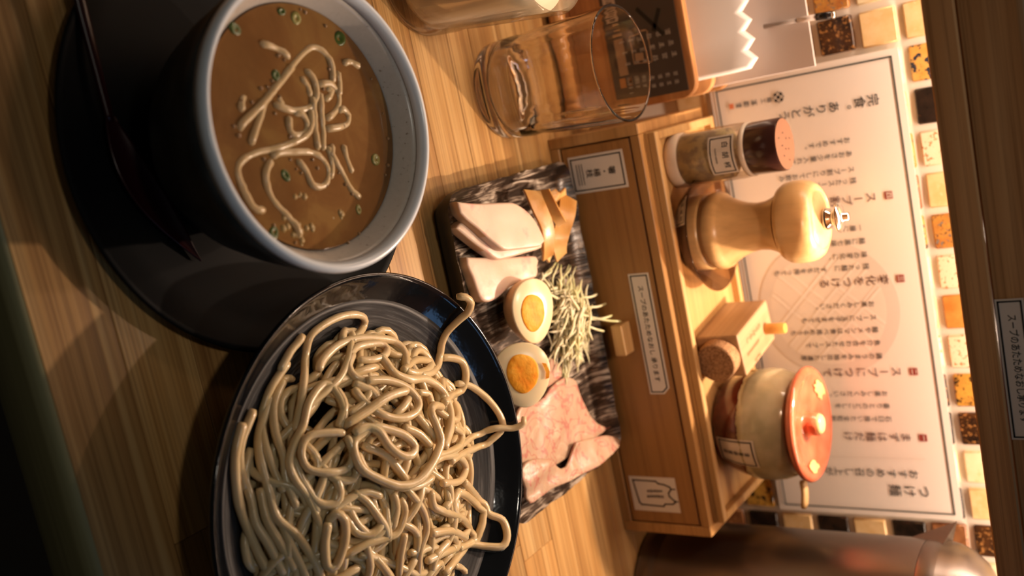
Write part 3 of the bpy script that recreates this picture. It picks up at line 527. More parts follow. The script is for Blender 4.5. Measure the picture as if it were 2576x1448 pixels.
# ------------------------------------------------------------------ topping plate
m = mat('brush_glaze', (.08, .06, .05), .22, .5); N = NT(m)
vv = N.coords((300, 34, 30)); s1 = N.noise(vv, 1, 3, .6, 1.2); bl = N.noise(N.coords((1, 1, 1)), 45, 2, .5, .5)
ad = N.n('ShaderNodeMath', operation='MULTIPLY_ADD'); N.l(bl, ad.inputs[0]); ad.inputs[1].default_value = .55; N.l(s1, ad.inputs[2])
N.col(N.ramp(ad.outputs[0], [(.70, (.026, .018, .013)), (.80, (.075, .052, .038)), (.90, (.34, .28, .22)), (1.0, (.52, .45, .37))]))
N.bump(s1, .25, .0012)
tp = thing('topping_plate', 'long rectangular dark plate with white brush strokes carrying sliced toppings', 'plate', (.144, .541, 0))
bm = bmesh.new(); nx, ny = 72, 46; x0, x1, y0, y1 = .034, .254, .467, .6125; top = []; bot = []
for i in range(nx + 1):
    rt = []; rb = []
    for j in range(ny + 1):
        u = i / nx * 2 - 1; v = j / ny * 2 - 1
        # round the corners of the square grid
        k = .90; uu, vv_ = u, v
        rx = (x1 - x0) / 2; ry = (y1 - y0) / 2; cr = .014
        px, py = uu * rx, vv_ * ry
        ex, ey = abs(px) - (rx - cr), abs(py) - (ry - cr)
        if ex > 0 and ey > 0:
            mxx = max(ex, ey); l = math.hypot(ex, ey); f = mxx / l
            px = math.copysign(rx - cr + ex * f, px); py = math.copysign(ry - cr + ey * f, py)
        edge = max(abs(u) * 1, 0); dist = min(rx - abs(u) * rx, ry - abs(v) * ry)
        wv = .0012 * noise.noise(Vector((px * 60, py * 60, 3)))
        t = max(0, 1 - dist / .016); rise = .0095 * t ** 1.8
        if dist < .001: px += .0010 * noise.noise(Vector((px * 180, py * 180, 8))); py += .0010 * noise.noise(Vector((px * 180, py * 180, 18)))
        rt.append(bm.verts.new((.144 + px, .53975 + py, .0085 + rise + wv * (.3 + t))))
        sh_ = 1 - .075 * (1 - t) if dist < .016 else 1
        rb.append(bm.verts.new((.144 + px * (1 if t > .93 else .985), .53975 + py * (1 if t > .93 else .98), .0 if t < .72 else .0135 * (t - .72) / .28)))
    top.append(rt); bot.append(rb)
for i in range(nx):
    for j in range(ny):
        bm.faces.new((top[i][j], top[i + 1][j], top[i + 1][j + 1], top[i][j + 1])); bm.faces.new((bot[i][j], bot[i][j + 1], bot[i + 1][j + 1], bot[i + 1][j]))
bb = []
for i in range(nx): bb += [(top[i][0], bot[i][0], bot[i + 1][0], top[i + 1][0]), (top[i][ny], top[i + 1][ny], bot[i + 1][ny], bot[i][ny])]
for j in range(ny): bb += [(top[0][j], top[0][j + 1], bot[0][j + 1], bot[0][j]), (top[nx][j], bot[nx][j], bot[nx][j + 1], top[nx][j + 1])]
skirt = [bm.faces.new(q) for q in bb]
bmesh.ops.recalc_face_normals(bm, faces=bm.faces)
bm.normal_update()
for f in bm.faces:
    if f in skirt or f.normal.z < .2: f.material_index = 1
obj('dish', bm, [m, mat('black_unglazed', (.012, .012, .012), .35, .5)], tp, auto=45)

# sliced chicken
SK = mat('chicken_skin', (.62, .36, .18), .4, sss=.2)
CH = mat('chicken_meat', (.80, .58, .44), .34, .5, sss=.35); N = NT(CH); v = N.coords((1, 1, 1))
N.col(N.mix(N.ramp(N.noise(v, 70, 3), [(.58, (0, 0, 0)), (.72, (1, 1, 1))]), (.70, .51, .385), (.68, .34, .28))); N.bump(N.noise(v, 120, 3), .12, .002)
place = ['backmost, uppermost of the three beside the bamboo shoots', 'middle one of the three overlapping slices', 'lowest of the three, touching the nearer egg half']
for k, L in enumerate(CHICK):
    P = [Vector(p) for p in P3(L)]; c = sum(P, Vector()) / len(P)
    # plane through the outline
    A = [[0] * 3 for _ in range(3)]
    zx = sum((p.x - c.x) * (p.z - c.z) for p in P); xx = sum((p.x - c.x) ** 2 for p in P); yy = sum((p.y - c.y) ** 2 for p in P); xy = sum((p.x - c.x) * (p.y - c.y) for p in P); zy = sum((p.y - c.y) * (p.z - c.z) for p in P)
    det = xx * yy - xy * xy; gx = (zx * yy - zy * xy) / det; gy = (zy * xx - zx * xy) / det
    Q = smooth_path(P + [P[0]], .003)[:-1]
    bm = prism([(p.x, p.y) for p in Q], -.0085, 0, .0016, 3)
    bmesh.ops.triangulate(bm, faces=[f for f in bm.faces if len(f.verts) > 4])
    bmesh.ops.subdivide_edges(bm, edges=[e for e in bm.edges if e.calc_length() > .009], cuts=2, use_grid_fill=True)
    bm.normal_update()
    for f in bm.faces:
        if abs(f.normal.z) < .5 and f.calc_center_median().y < c.y - .016: f.material_index = 1
    for v in bm.verts:
        v.co.z += c.z + gx * (v.co.x - c.x) + gy * (v.co.y - c.y) + .0008 * noise.noise(v.co * 70)
        v.co.z = max(v.co.z, .0098 + .0002 * k)
    o = obj('chicken_slice', bm, [CH, SK], auto=60)
    tag(o, 'pale pink chicken slice, ' + place[k], 'chicken', 'sliced chicken on the topping plate'); recentre(o)

# half eggs
EW = mat('egg_white', (.84, .68, .42), .25, .5, sss=.3); ES = mat('egg_skin', (.74, .47, .22), .3, .5, sss=.2)
YK = mat('egg_yolk', (.90, .42, .045), .5, .25, sss=.2); N = NT(YK); v = N.coords((1, 1, 1))
N.col(N.ramp(N.noise(v, 130, 4, .6), [(.3, (.90, .26, .01)), (.55, (.93, .38, .025)), (.75, (.95, .48, .06))])); N.bump(N.noise(v, 260, 3), .4, .001)
def egg(label, loc, rot, a, b, yo, ya, yb, dp):
    t = thing('egg_half', label, 'egg', loc, 'halved eggs on the topping plate'); t.rotation_euler = rot
    nr, ns = 14, 40
    bm = bmesh.new()
    def ov(th): return (a * math.cos(th) * 1.0, b * math.sin(th) * (1 + .16 * math.cos(th)))
    rings = []
    for i in range(nr):
        f = math.cos(i / nr * PI / 2); z = -dp * math.sin(i / nr * PI / 2)
        rings.append([bm.verts.new((ov(2 * PI * k / ns)[0] * f, ov(2 * PI * k / ns)[1] * f, z)) for k in range(ns)])
    bt = bm.verts.new((0, 0, -dp))
    for p, q in zip(rings, rings[1:]):
        for k in range(ns): bm.faces.new((p[k], q[k], q[(k + 1) % ns], p[(k + 1) % ns]))
    for k in range(ns): bm.faces.new((rings[-1][k], bt, rings[-1][(k + 1) % ns]))
    bmesh.ops.recalc_face_normals(bm, faces=bm.faces)
    obj('brown_skin', bm, ES, t, True, True)['label'] = 'tea brown stained outside'
    bm = bmesh.new()
    def disc(bm, fn, zs, ns=40):
        pr = None
        for f, z in zs:
            ri = [bm.verts.new((fn(2 * PI * k / ns)[0] * f + 0, fn(2 * PI * k / ns)[1] * f, z)) for k in range(ns)] if f > 0 else None
            if pr is not None:
                if ri is None: bm.faces.new(pr)
                else:
                    for k in range(ns): bm.faces.new((pr[k], pr[(k + 1) % ns], ri[(k + 1) % ns], ri[k]))
            pr = ri
        return bm
    disc(bm, ov, [(1.0, -.0004), (.992, .0006), (.965, .0010), (.5, .0010), (.2, .0010), (0, 0)])
    obj('cut_white', bm, EW, t, True, True)['label'] = 'creamy white cut face'
    bm = bmesh.new()
    def yv(th): return (yo[0] + ya * math.cos(th) * (1 + .04 * math.sin(3 * th)), yo[1] + yb * math.sin(th) * (1 + .10 * math.cos(th)))
    ns = 40; pr = None
    for f, z in [(1.0, .0008), (.97, .0014), (.9, .0017), (.6, .0019), (.3, .0019)]:
        ri = [bm.verts.new((yo[0] + (yv(2 * PI * k / ns)[0] - yo[0]) * f, yo[1] + (yv(2 * PI * k / ns)[1] - yo[1]) * f, z + .0003 * noise.noise(Vector((k * .7, f * 9, 1))))) for k in range(ns)]
        if pr:
            for k in range(ns): bm.faces.new((pr[k], pr[(k + 1) % ns], ri[(k + 1) % ns], ri[k]))
        pr = ri
    bm.faces.new(pr); obj('yolk', bm, YK, t, True, True)
    return t
egg('soft boiled egg half showing brown skin, next to the chicken slices', (.1215, .5150, .0310), (R(-13), R(-3), R(176)), .0214, .0178, (-.001, .001), .0124, .0104, .0205)
e2 = egg('soft boiled egg half facing up, leaning on the pork beside the black noodle plate', (.1580, .4935, .0285), (R(-42), R(2), R(172)), .0210, .0182, (.001, 0), .0128, .0106, .0160)

bm = bmesh.new(); pr = [(-.006, .0132), (.0005, .0150), (.005, .0140), (.0045, .0166), (.0005, .0176), (-.005, .0160)]
vs = [bm.verts.new((-x, -y, .0016)) for x, y in pr]; bm.faces.new(vs); bmesh.ops.recalc_face_normals(bm, faces=bm.faces); obj('yolk_smear', bm, YK, e2, local=True)
# bamboo shoots
MEN = mat('bamboo_shoot', (.62, .34, .10), .3, .5, sss=.2); N = NT(MEN); v = N.coords((1, 1, 1), rnd=True)
N.col(N.ramp(N.noise(v, 28, 3), [(.35, (.42, .19, .04)), (.5, (.58, .32, .10)), (.65, (.72, .45, .19))])); N.bump(N.noise(v, 200, 3), .2, .001)
mlab = ['broad bamboo shoot strip lying flat along the chicken', 'broad bamboo shoot strip with flared end near the label', 'bamboo shoot strip standing on edge between two flat ones', 'short bamboo shoot piece at the back of the bundle', 'small bamboo shoot piece tucked at the leek end of the bundle']
mw_ = [(.0066, .0048, -.5), (.0076, .0050, -.7), (.0058, .0034, -1.45), (.0060, .0050, -.5), (.0050, .0042, -.4)]
for k, L in enumerate(MENMA):
    pts = smooth_path(P3(L), .003); w0, w1, tw = mw_[k]; bm = bmesh.new(); rings = []
    for i, p in enumerate(pts):
        t = i / (len(pts) - 1); d = (pts[min(i + 1, len(pts) - 1)] - pts[max(i - 1, 0)]).normalized(); s = Vector((d.y, -d.x, 0)).normalized()
        wv = w0 + (w1 - w0) * t; a = tw * (1 - .4 * t) + .15 * math.sin(t * 4 + k); s2 = s * math.cos(a) + Vector((0, 0, 1)) * math.sin(a); n2 = s2.cross(d).normalized(); th = .0016
        row = []
        for q in range(12):
            an = 2 * PI * q / 12; c_, s_ = math.cos(an), math.sin(an)
            row.append(bm.verts.new(p + s2 * wv * math.copysign(abs(c_) ** .5, c_) + n2 * th * math.copysign(abs(s_) ** .6, s_) + n2 * .0012 * (c_ * c_)))
        rings.append(row)
    for a, b in zip(rings, rings[1:]):
        for q in range(12): bm.faces.new((a[q], a[(q + 1) % 12], b[(q + 1) % 12], b[q]))
    bm.faces.new(rings[0][::-1]); bm.faces.new(rings[-1]); bmesh.ops.recalc_face_normals(bm, faces=bm.faces)
    o = obj('bamboo_shoot', bm, MEN, auto=60); tag(o, mlab[k], 'bamboo shoot', 'bamboo shoots on the topping plate'); recentre(o)

# shredded leek
LK = mat('leek', (.80, .72, .46), .3, .5, sss=.25); N = NT(LK); v = N.coords((1, 1, 1))
N.col(N.ramp(N.noise(v, 38, 2), [(.40, (.74, .66, .44)), (.60, (.64, .59, .31)), (.74, (.40, .45, .13))]))
bm = bmesh.new(); r5 = random.Random(8)
for k in range(260):
    cx = .1425 + r5.gauss(0, .0135); cy = .573 + r5.gauss(0, .011); lv = max(0, 1 - ((cx - .1425) / .034) ** 2 - ((cy - .571) / .028) ** 2)
    h = r5.gauss(-.75, .55); z = .0125 + r5.uniform(0, .018) * lv; L = r5.uniform(.012, .034); cu = r5.uniform(-40, 40); pts = []; x, y = cx - L / 2 * math.cos(h), cy - L / 2 * math.sin(h)
    dz = r5.uniform(-.12, .12)
    for s in range(9):
        zz = max(.0112, min(.034, z + dz * (s - 4) * L / 8 + .0010 * math.sin(s + k)))
        y = min(y, .6015); pts.append((x, y, zz)); h += cu * L / 8; x += L / 8 * math.cos(h); y += L / 8 * math.sin(h)
    tube(bm, pts, r5.uniform(.0007, .00140), 5, .7, 0, True)
for A, B in (((.146, .588, .027), (.1555, .6085, .0385)), ((.147, .586, .026), (.150, .606, .034)), ((.139, .590, .024), (.1415, .6085, .029)), ((.150, .583, .024), (.160, .600, .028)), ((.131, .588, .022), (.133, .604, .026))):
    tube(bm, smooth_path([A, (Vector(A) * .5 + Vector(B) * .5 + Vector((.001, 0, .001))), B], .002), .0009, 6, .8)
tag(obj('shredded_leek', bm, LK, smooth=True), 'mound of fine pale green shredded leek behind the eggs', 'leek', kind='stuff')

# pork slices
PK = mat('pork', (.66, .44, .33), .38, .5, sss=.25); N = NT(PK); v = N.coords((1, 1, 1), rnd=True)
fat = N.ramp(N.noise(v, 42, 4, .6, 1.2), [(.40, (.46, .31, .205)), (.58, (.44, .285, .19)), (.70, (.55, .43, .30))])
red = N.ramp(N.noise(v, 55, 2, .5, 2.2), [(.60, (0, 0, 0)), (.68, (1, 1, 1))])
vein = N.ramp(N.noise(v, 34, 2, .5, 2.5), [(.470, (0, 0, 0)), (.495, (1, 1, 1)), (.505, (1, 1, 1)), (.53, (0, 0, 0))])
N.col(N.mix(vein, N.mix(red, fat, (.43, .19, .145)), (.42, .15, .115))); N.bump(N.noise(v, 140, 4), .3, .0012)
plab = ['large thin pink pork slice lying flat behind the noodle plate rim', 'folded pink pork slice along the right edge of the topping plate', 'darker pork slice end showing between the egg and the leek']
for k, L in enumerate(PORK):
    P = [Vector(p) for p in P3(L)]
    Q = [(p.x, p.y) for p in smooth_path(P + [P[0]], .004)[:-1]]
    if k == 0: Q = [(min(x, .236), y) for x, y in Q]
    if k == 1: Q = [(min(max(x, .2), .2515), max(y, .4705)) for x, y in Q]
    bm = prism(Q, -.0011, .0011, .0006, 1); bmesh.ops.triangulate(bm, faces=[f for f in bm.faces if len(f.verts) > 4])
    for it in range(3): bmesh.ops.subdivide_edges(bm, edges=[e for e in bm.edges if e.calc_length() > .006], cuts=1, use_grid_fill=True)
    bmesh.ops.triangulate(bm, faces=bm.faces)
    base = [.0128, .0165, .0108][k]
    for v in bm.verts:
        x, y = v.co.x, v.co.y; ed = min(max(0, (x - .238) / .014), 1)
        v.co.z += base + .0016 * noise.noise(Vector((x * 45, y * 45, k * 3))) + .0008 * noise.noise(Vector((x * 130, y * 130, k))) + .006 * ed ** 1.5
        if k == 1: v.co.z += .004 * max(0, 1 - abs((x - .2265) + (y - .52) * .12) / .009)
        if k == 1 and y < .482: v.co.z += .006 * ((.482 - y) / .012) ** 1.5
    o = obj('pork_slice', bm, PK, smooth=True); tag(o, plab[k], 'pork', 'pork slices on the topping plate'); recentre(o)

# ------------------------------------------------------------------ glasses
GLASS = mat('clear_glass', (.98, .95, .90), 0, .5, 0, 1, 1.48)
def tumbler_bm(cx, cy, rb, rt, h, th, rib):
    n = 96; zs = [0.012, .016, .022, .028, .034, .042, .055, .07, .082, h - .008, h - .001]
    prof = [(0, .0016), (rb * .70, .0012), (rb * .78, 0), (rb * .93, 0), (rb * .99, .002), (rb, .005)]
    prof += [(rb + (rt - rb) * (z / h) ** 1.2 - (.0012 * math.exp(-((z - .030) / .004) ** 2)), z) for z in zs] + [(rt, h - .0006), (rt - th * .25, h), (rt - th * .75, h)]
    bm = bmesh.new()
    inner = [(rt - th, h - .0004)] + [(rb + (rt - rb) * (z / h) ** 1.2 - th * (1 + .5 * max(0, 1 - z / .04)), z) for z in zs[::-1]] + [(rb * .70, .0095), (rb * .4, .0085), (0, .0082)]
    lathe(prof + inner, cx, cy, n, bm)
    if rib:
        for v in bm.verts:
            d = Vector((v.co.x - cx, v.co.y - cy, 0)); L = d.length
            if L > 1e-5 and .040 < v.co.z < h - .006:
                rin = rb + (rt - rb) * (v.co.z / h) ** 1.2 - th * .5
                if L < rin:
                    a = math.atan2(d.y, d.x); k = 1 + .005 * math.cos(28 * a)
                    v.co.x = cx + d.x * k; v.co.y = cy + d.y * k
    return bm
tu = tag(obj('tumbler', tumbler_bm(-.0222, .5735, .0335, .0374, .0965, .0017, True), GLASS, smooth=True), 'empty clear ribbed glass tumbler left of the wooden drawer case', 'glass'); recentre(tu)
dg = thing('drink_glass', 'glass of cloudy pale drink at the far left, cut by the photo edge', 'glass', (-.0965, .5065, 0))
obj('glass_wall', tumbler_bm(-.0965, .5065, .0340, .0425, .098, .0022, False), thin('thin_glass', (.98, .96, .92), refl=.9), dg, True)
m = mat('cloudy_drink', (.92, .80, .60), .3, .4)
def gr(z): return .0340 + .0085 * (z / .098) ** 1.2 - .0022 * (1 + .5 * max(0, 1 - z / .04)) - .0002
obj('drink', lathe([(0, .0090), (.012, .0093), (.0235, .0102)] + [(gr(z), z) for z in (.0125, .016, .022, .03, .04, .055, .07, .086)] + [(.0, .086)], -.0965, .5065, 64), m, dg, True)

# ------------------------------------------------------------------ napkin stand, left of the case
ns = thing('napkin_stand', 'wooden stand of three round-cornered panels with a dark printed sheet in front', 'stand', (-.05, .70, 0))
def rpanel(x0, x1, z1, r, y, th):
    poly = [(x0, .008), (x1, .008)] + [(x1 - r + r * math.cos(a), z1 - r + r * math.sin(a)) for a in [k * PI / 16 for k in range(9)]] + [(x0 + r + r * math.cos(a), z1 - r + r * math.sin(a)) for a in [PI / 2 + k * PI / 16 for k in range(9)]]
    return upright(prism(poly, 0, th, .0018, 2), y + th)
for yy in (.668, .698, .728): obj('panel', rpanel(-.155, .0085, .1005, .012, yy, .0075), STANDW, ns, auto=40)
obj('base_board', boxm(-.155, .0085, .655, .7405, 0, .008, .001, 1), STANDW, ns)
bm = bmesh.new(); tube(bm, [(-.155, .650, .0085), (.0085, .650, .0085)], .0085, 20); obj('front_rail', bm, mat('varnished_rod', (.5, .24, .08), .12, .6, coat=.6), ns, True)
sd = obj('printed_sheet', boxm(-.150, .0030, .6672, .6678, .036, .0945), mat('dark_print', (.075, .060, .050), .45), ns)
bm = bmesh.new(); r6 = random.Random(4)
for k in range(6): 
    for q in range(3): strokes(bm, -.024 - q * .008, .0905 - k * .0075 - q * .001, .0042, r6)
for q in range(2):
    for k in range(7): strokes(bm, -.0045 - k * .0001 - q * .0058, .0885 - k * .0062, .0034, r6)
obj('pale_lettering', upright(bm, .6669), INKL, sd)
bm = bmesh.new(); rect(bm, -.046, -.0175, .0425, .0500); rect(bm, -.0535, -.0500, .0440, .0490)
line(bm, [(-.045, .056), (-.022, .056), (-.022, .0705), (-.045, .0705)], .0011, True); rect(bm, -.0185 - .011, -.0245, .0575, .0650)
obj('tan_boxes', upright(bm, .66695), mat('tan_print', (.42, .28, .17), .5), sd)
bm = bmesh.new(); rect(bm, -.090, -.0585, .0390, .0490); obj('white_box', upright(bm, .66695), mat('white_print', (.55, .45, .36), .5), sd)
bm = bmesh.new(); line(bm, [(-.060, .066), (-.040, .082)], .003); line(bm, [(-.056, .082), (-.044, .076)], .003)
for k in range(3): strokes(bm, -.063 - k * .0058, .0465, .0048, r6)
obj('dark_lettering', upright(bm, .6668), INK, sd)
bm = bmesh.new(); rect(bm, -.0125, -.0065, .0415, .0465); rect(bm, -.0115, -.0085, .049, .0515); obj('orange_mark', upright(bm, .6669), mat('orange_print', (.5, .22, .06), .5), sd)
# white packet with a pinked edge
pk_ = [(-.150, .0085), (-.003, .0085), (-.0015, .02), (-.002, .1205)]; zz = []
nz = 22
for k in range(nz + 1):
    zz.append((-.0025 - k * .147 / nz, .1345 + (.0045 if k % 2 else -.002)))
bm = upright(prism(pk_ + zz, 0, .0125, .003, 3), .6965)
for v in bm.verts:
    if v.co.z > .118 and v.co.y < .690: v.co.y += .005 * (v.co.z - .118) / .016
pk_o = tag(obj('napkin_packet', bm, WHITE, auto=40), 'glossy white packet with a zigzag top edge standing in the wooden stand', 'packet'); recentre(pk_o)
cd = tag(obj('white_card', boxm(-.150, .0050, .7085, .7100, .0085, .1730, .0004, 1), mat('card', (.84, .78, .76), .4)), 'tall plain white card behind the zigzag packet', 'card'); recentre(cd)
pn = thing('pen', 'slim pen with black end clipped upright to the white card', 'pen', (-.0275, .7055, .142))
bm = bmesh.new(); tube(bm, [(-.0295, .7055, .142), (-.0285, .7055, .166)], .0022, 12); obj('barrel', bm, mat('grey_plastic', (.30, .25, .22), .35), pn, True)
bm = bmesh.new(); tube(bm, [(-.0285, .7055, .1662), (-.0278, .7055, .1795)], .0028, 12); obj('grip', bm, mat('pale_plastic', (.75, .66, .60), .3), pn, True)
bm = bmesh.new(); tube(bm, [(-.0278, .7055, .1797), (-.0268, .7055, .1905)], .0036, 14); obj('end_cap', bm, mat('black_plastic', (.01, .01, .011), .2), pn, True)
bm = bmesh.new(); tube(bm, [(-.0266, .7055, .1906), (-.0264, .7055, .1925)], .0037, 14); obj('end_ring', bm, CHROME, pn, True)

# ------------------------------------------------------------------ menu on the wall
mn = thing('menu_sheet', 'wide white laminated menu with vertical Japanese writing fixed to the tiles', 'menu', (.181, .7385, .0785))
obj('sheet', boxm(.0036, .3585, .7386, .7394, .0785, .2215, 0), LAMIN, mn)
YM = .7381
bm = bmesh.new(); line(bm, [(.0090, .0840), (.3535, .0840), (.3535, .2163), (.0090, .2163)], .0011, True); obj('border_line', upright(bm, YM), mat('green_ink', (.03, .045, .04), .5), mn)
bm = bmesh.new(); vtext(bm, 'つけ麺', .0100, .3362, .2010, .0108); vtext(bm, 'おすすめの召し上がり方', .0078, .3222, .1940, .0082); obj('title', upright(bm, YM), INK, mn)
bm = bmesh.new(); rect(bm, .3094, .3098, .098, .2010); obj('divider_line', upright(bm, YM), INKG, mn)
for X, s in ((.2922, 'まずは麺だけ'), (.2396, 'スープにつけて'), (.1680, '変化をつける'), (.1058, 'スープ割り')): obj('heading', upright(vtext(bmesh.new(), s, .0082, X, .1925, .0088), YM), INKB, mn)
for X, s in ((.2924, '一'), (.2399, '二'), (.1682, '三'), (.1059, '四')):
    bm = bmesh.new(); rect(bm, X - .0028, X + .0028, .1985, .2042); mk = obj('red_seal', upright(bm, YM), INKR, mn)
    obj('numeral', upright(text_bm(bmesh.new(), s, .0046, X, .2038, 'CENTER'), YM - .0002), PAPER, mk)
SOFT = mat('soft_ink', (.03, .022, .02), .6)
for X, s in ((.2775, '石臼で挽いた全粒粉の'), (.2670, '香りとのどごしを'), (.2570, 'お楽しみください。'), (.2270, '鶏のうまみを抽出した濃厚'), (.2165, '魚介を合わせたスープで'), (.2062, '麺やメンマは食べ進めるうち'), (.1965, 'スープに玉子をまぜても'), (.1860, 'お楽しみください。'),
             (.1570, '残った麺に すだちを搾っても'), (.1480, '味の変化に、'), (.1375, '麺に黒七味を'), (.1275, '一層に'), (.0920, '残ったスープにお出汁'), (.0835, 'スープ割りにしてお飲み'), (.0720, 'あおさを少量入れても'), (.0620, 'おすすめです。')):
    obj('text_column', upright(vtext(bmesh.new(), s, .0050, X, .1800, .0053), YM), SOFT, mn)
bm = bmesh.new(); vtext(bm, '完食。ありがとう', .0088, .0365, .2040, .0094); obj('closing_words', upright(bm, YM), INK, mn)
bm = bmesh.new(); r7 = random.Random(2)
vtext(bm, '麺工', .0040, .0228, .1265, .0046)
for k in range(3): strokes(bm, .0228, .1150 - k * .0062, .0046, r7)
obj('shop_name', upright(bm, YM), INK, mn)
bm = bmesh.new(); n = 28
c0 = [bm.verts.new((.0222 + .0042 * math.cos(2 * PI * k / n), .1322 + .0042 * math.sin(2 * PI * k / n), 0)) for k in range(n)]; bm.faces.new(c0)
em = obj('round_emblem', upright(bm, YM), INK, mn)
bm = bmesh.new()
for d in (-.0012, .0012):
    line(bm, [(.0222 - .0026 + d, .1322 - .0026 - d), (.0222 + .0026 + d, .1322 + .0026 - d)], .0007); line(bm, [(.0222 - .0026 + d, .1322 + .0026 + d), (.0222 + .0026 + d, .1322 - .0026 + d)], .0007)
obj('emblem_lines', upright(bm, YM - .0002), PAPER, em)
bm = bmesh.new(); rect(bm, .0205, .0245, .0925, .0962); obj('orange_seal', upright(bm, YM), INKO, mn)
# large pale crest behind the writing
bm = bmesh.new(); cx, cz = .1880, .1440; n = 72
for k in range(n):
    a, c = 2 * PI * k / n, 2 * PI * (k + 1) / n
    bm.faces.new([bm.verts.new((cx + r * math.cos(t), cz + r * math.sin(t), 0)) for r, t in ((.0445, a), (.0540, a), (.0540, c), (.0445, c))])
cr_ = obj('pale_crest', upright(bm, .7384), mat('crest_ink', (.76, .70, .64), .22), mn)
bm = bmesh.new(); bm.faces.new([bm.verts.new((cx + .0445 * math.cos(2 * PI * k / n), cz + .0445 * math.sin(2 * PI * k / n), 0)) for k in range(n)])
obj('crest_ground', upright(bm, .7384), mat('crest_ground', (.83, .77, .70), .22), cr_)
LAT = mat('crest_lattice', (.90, .85, .79), .22)
for s_, yy in ((1, .7383), (-1, .73822)):
    bm = bmesh.new()
    for d, wd in ((-.020, .0020), (-.0165, .0008), (-.004, .0020), (.004, .0020), (.0165, .0008), (.020, .0020)):
        h = math.sqrt(.0435 ** 2 - d * d) / math.sqrt(2); q = d / math.sqrt(2)
        line(bm, [(cx - h + q, cz - s_ * (h + q)), (cx + h + q, cz + s_ * (h - q))], wd)
    obj('crest_lattice', upright(bm, yy), LAT, cr_)

# ------------------------------------------------------------------ condiment case with drawer
cs = thing('drawer_case', 'low wooden drawer case with labelled front standing against the tiled wall', 'case', (.1725, .672, 0))
obj('side_panel', boxm(.0180, .0258, .6185, .7270, 0, .0745, .0006, 1), PINE, cs)
obj('side_panel', boxm(.3192, .3270, .6185, .7270, 0, .0745, .0006, 1), PINE, cs)
obj('bottom_rail', boxm(.0259, .3191, .6185, .7190, 0, .0078, .0005, 1), PINE, cs)
obj('back_panel', boxm(.0259, .3191, .7192, .7270, 0, .0745, .0005, 1), PINE, cs)
obj('top_board', boxm(.0259, .3191, .6185, .7191, .0672, .0745, .0005, 1), PINE, cs)
dr = obj('drawer', boxm(.0268, .3183, .6194, .7150, .0090, .0660, .0006, 1), wood('drawer_wood', (.30, .14, .04), (.38, .185, .055), (.46, .24, .08), 0, .4, 260, 28, .03), cs)
obj('knob', boxm(.1580, .1815, .6060, .6196, .0300, .0392, .0012, 2), PINE_L, dr)
def label(poly, y, parent, name='paper_label', m=None): return obj(name, upright(prism(poly, 0, .0003), y), m or LABELP, parent)
L1 = label([(.0335, .0135), (.0607, .0135), (.0607, .0592), (.0335, .0592)], .6194, dr)
bm = bmesh.new(); line(bm, [(.0357, .0157), (.0585, .0157), (.0585, .0570), (.0357, .0570)], .0009, True); vtext(bm, '箸・楊枝', .0062, .0471, .0510, .0062)
for q in range(3): rect(bm, .0395, .0548, .0195 + q * .0022, .0200 + q * .0022)
obj('printed_text', upright(bm, .6189), INK, L1)
L2 = label([(.1235, .0452), (.2150, .0452), (.2150, .0570), (.2105, .0618), (.1235, .0618)], .6194, dr)
bm = bmesh.new(); line(bm, [(.1252, .0470), (.2133, .0470), (.2133, .0563), (.2098, .0601), (.1252, .0601)], .0009, True); text_bm(bm, 'スープのあたためなおし 承ります', .0050, .169, .0559, 'CENTER', 1, .96)
obj('printed_text', upright(bm, .6189), INK, L2)
L3 = label([(.2812, .0128), (.3092, .0128), (.3092, .0520), (.2812, .0520)], .6194, dr)
def t3(h, v): return (.2812 + (v - 200 - (h - 260) / 1380 * 60) / 1000 * .0275, .0130 + (h - 260) / 1380 * .039)
bm = bmesh.new(); line(bm, [t3(*p) for p in ((370, 310), (1060, 350), (1130, 420), (1300, 450), (1450, 520), (1490, 580), (1390, 700), (1400, 800), (1530, 930), (1530, 980), (1450, 1020), (1230, 1020), (1170, 1090), (1000, 1080), (500, 1040), (450, 980))], .0012, True)
line(bm, [t3(1490, 580), t3(1600, 585)], .001); line(bm, [t3(1530, 930), t3(1620, 945)], .001); r8 = random.Random(6)
for k in range(5): 
    x, z = t3(1170 - k * 95, 640); strokes(bm, x, z + .0012, .0026, r8); x, z = t3(1190 - k * 105, 800); strokes(bm, x, z + .0012, .0028, r8)
obj('printed_marks', upright(bm, .6189), mat('faded_ink', (.08, .06, .045), .6), L3)

# tray on top
ty = thing('condiment_tray', 'shallow wooden tray on top of the drawer case holding the seasonings', 'tray', (.1725, .676, .0746))
obj('tray_floor', boxm(.0262, .3186, .6262, .7268, .0746, .0770), PINE_L, ty)
obj('front_rail', boxm(.0262, .3186, .6262, .6320, .0771, .0830, .0006, 1), PINE_L, ty)
obj('back_rail', boxm(.0262, .3186, .7210, .7268, .0771, .0830, .0006, 1), PINE_L, ty)
obj('side_rail', boxm(.0262, .0322, .6321, .7209, .0771, .0830, .0006, 1), PINE_L, ty)
obj('side_rail', boxm(.3126, .3186, .6321, .7209, .0771, .0830, .0006, 1), PINE_L, ty)
TF = .0771

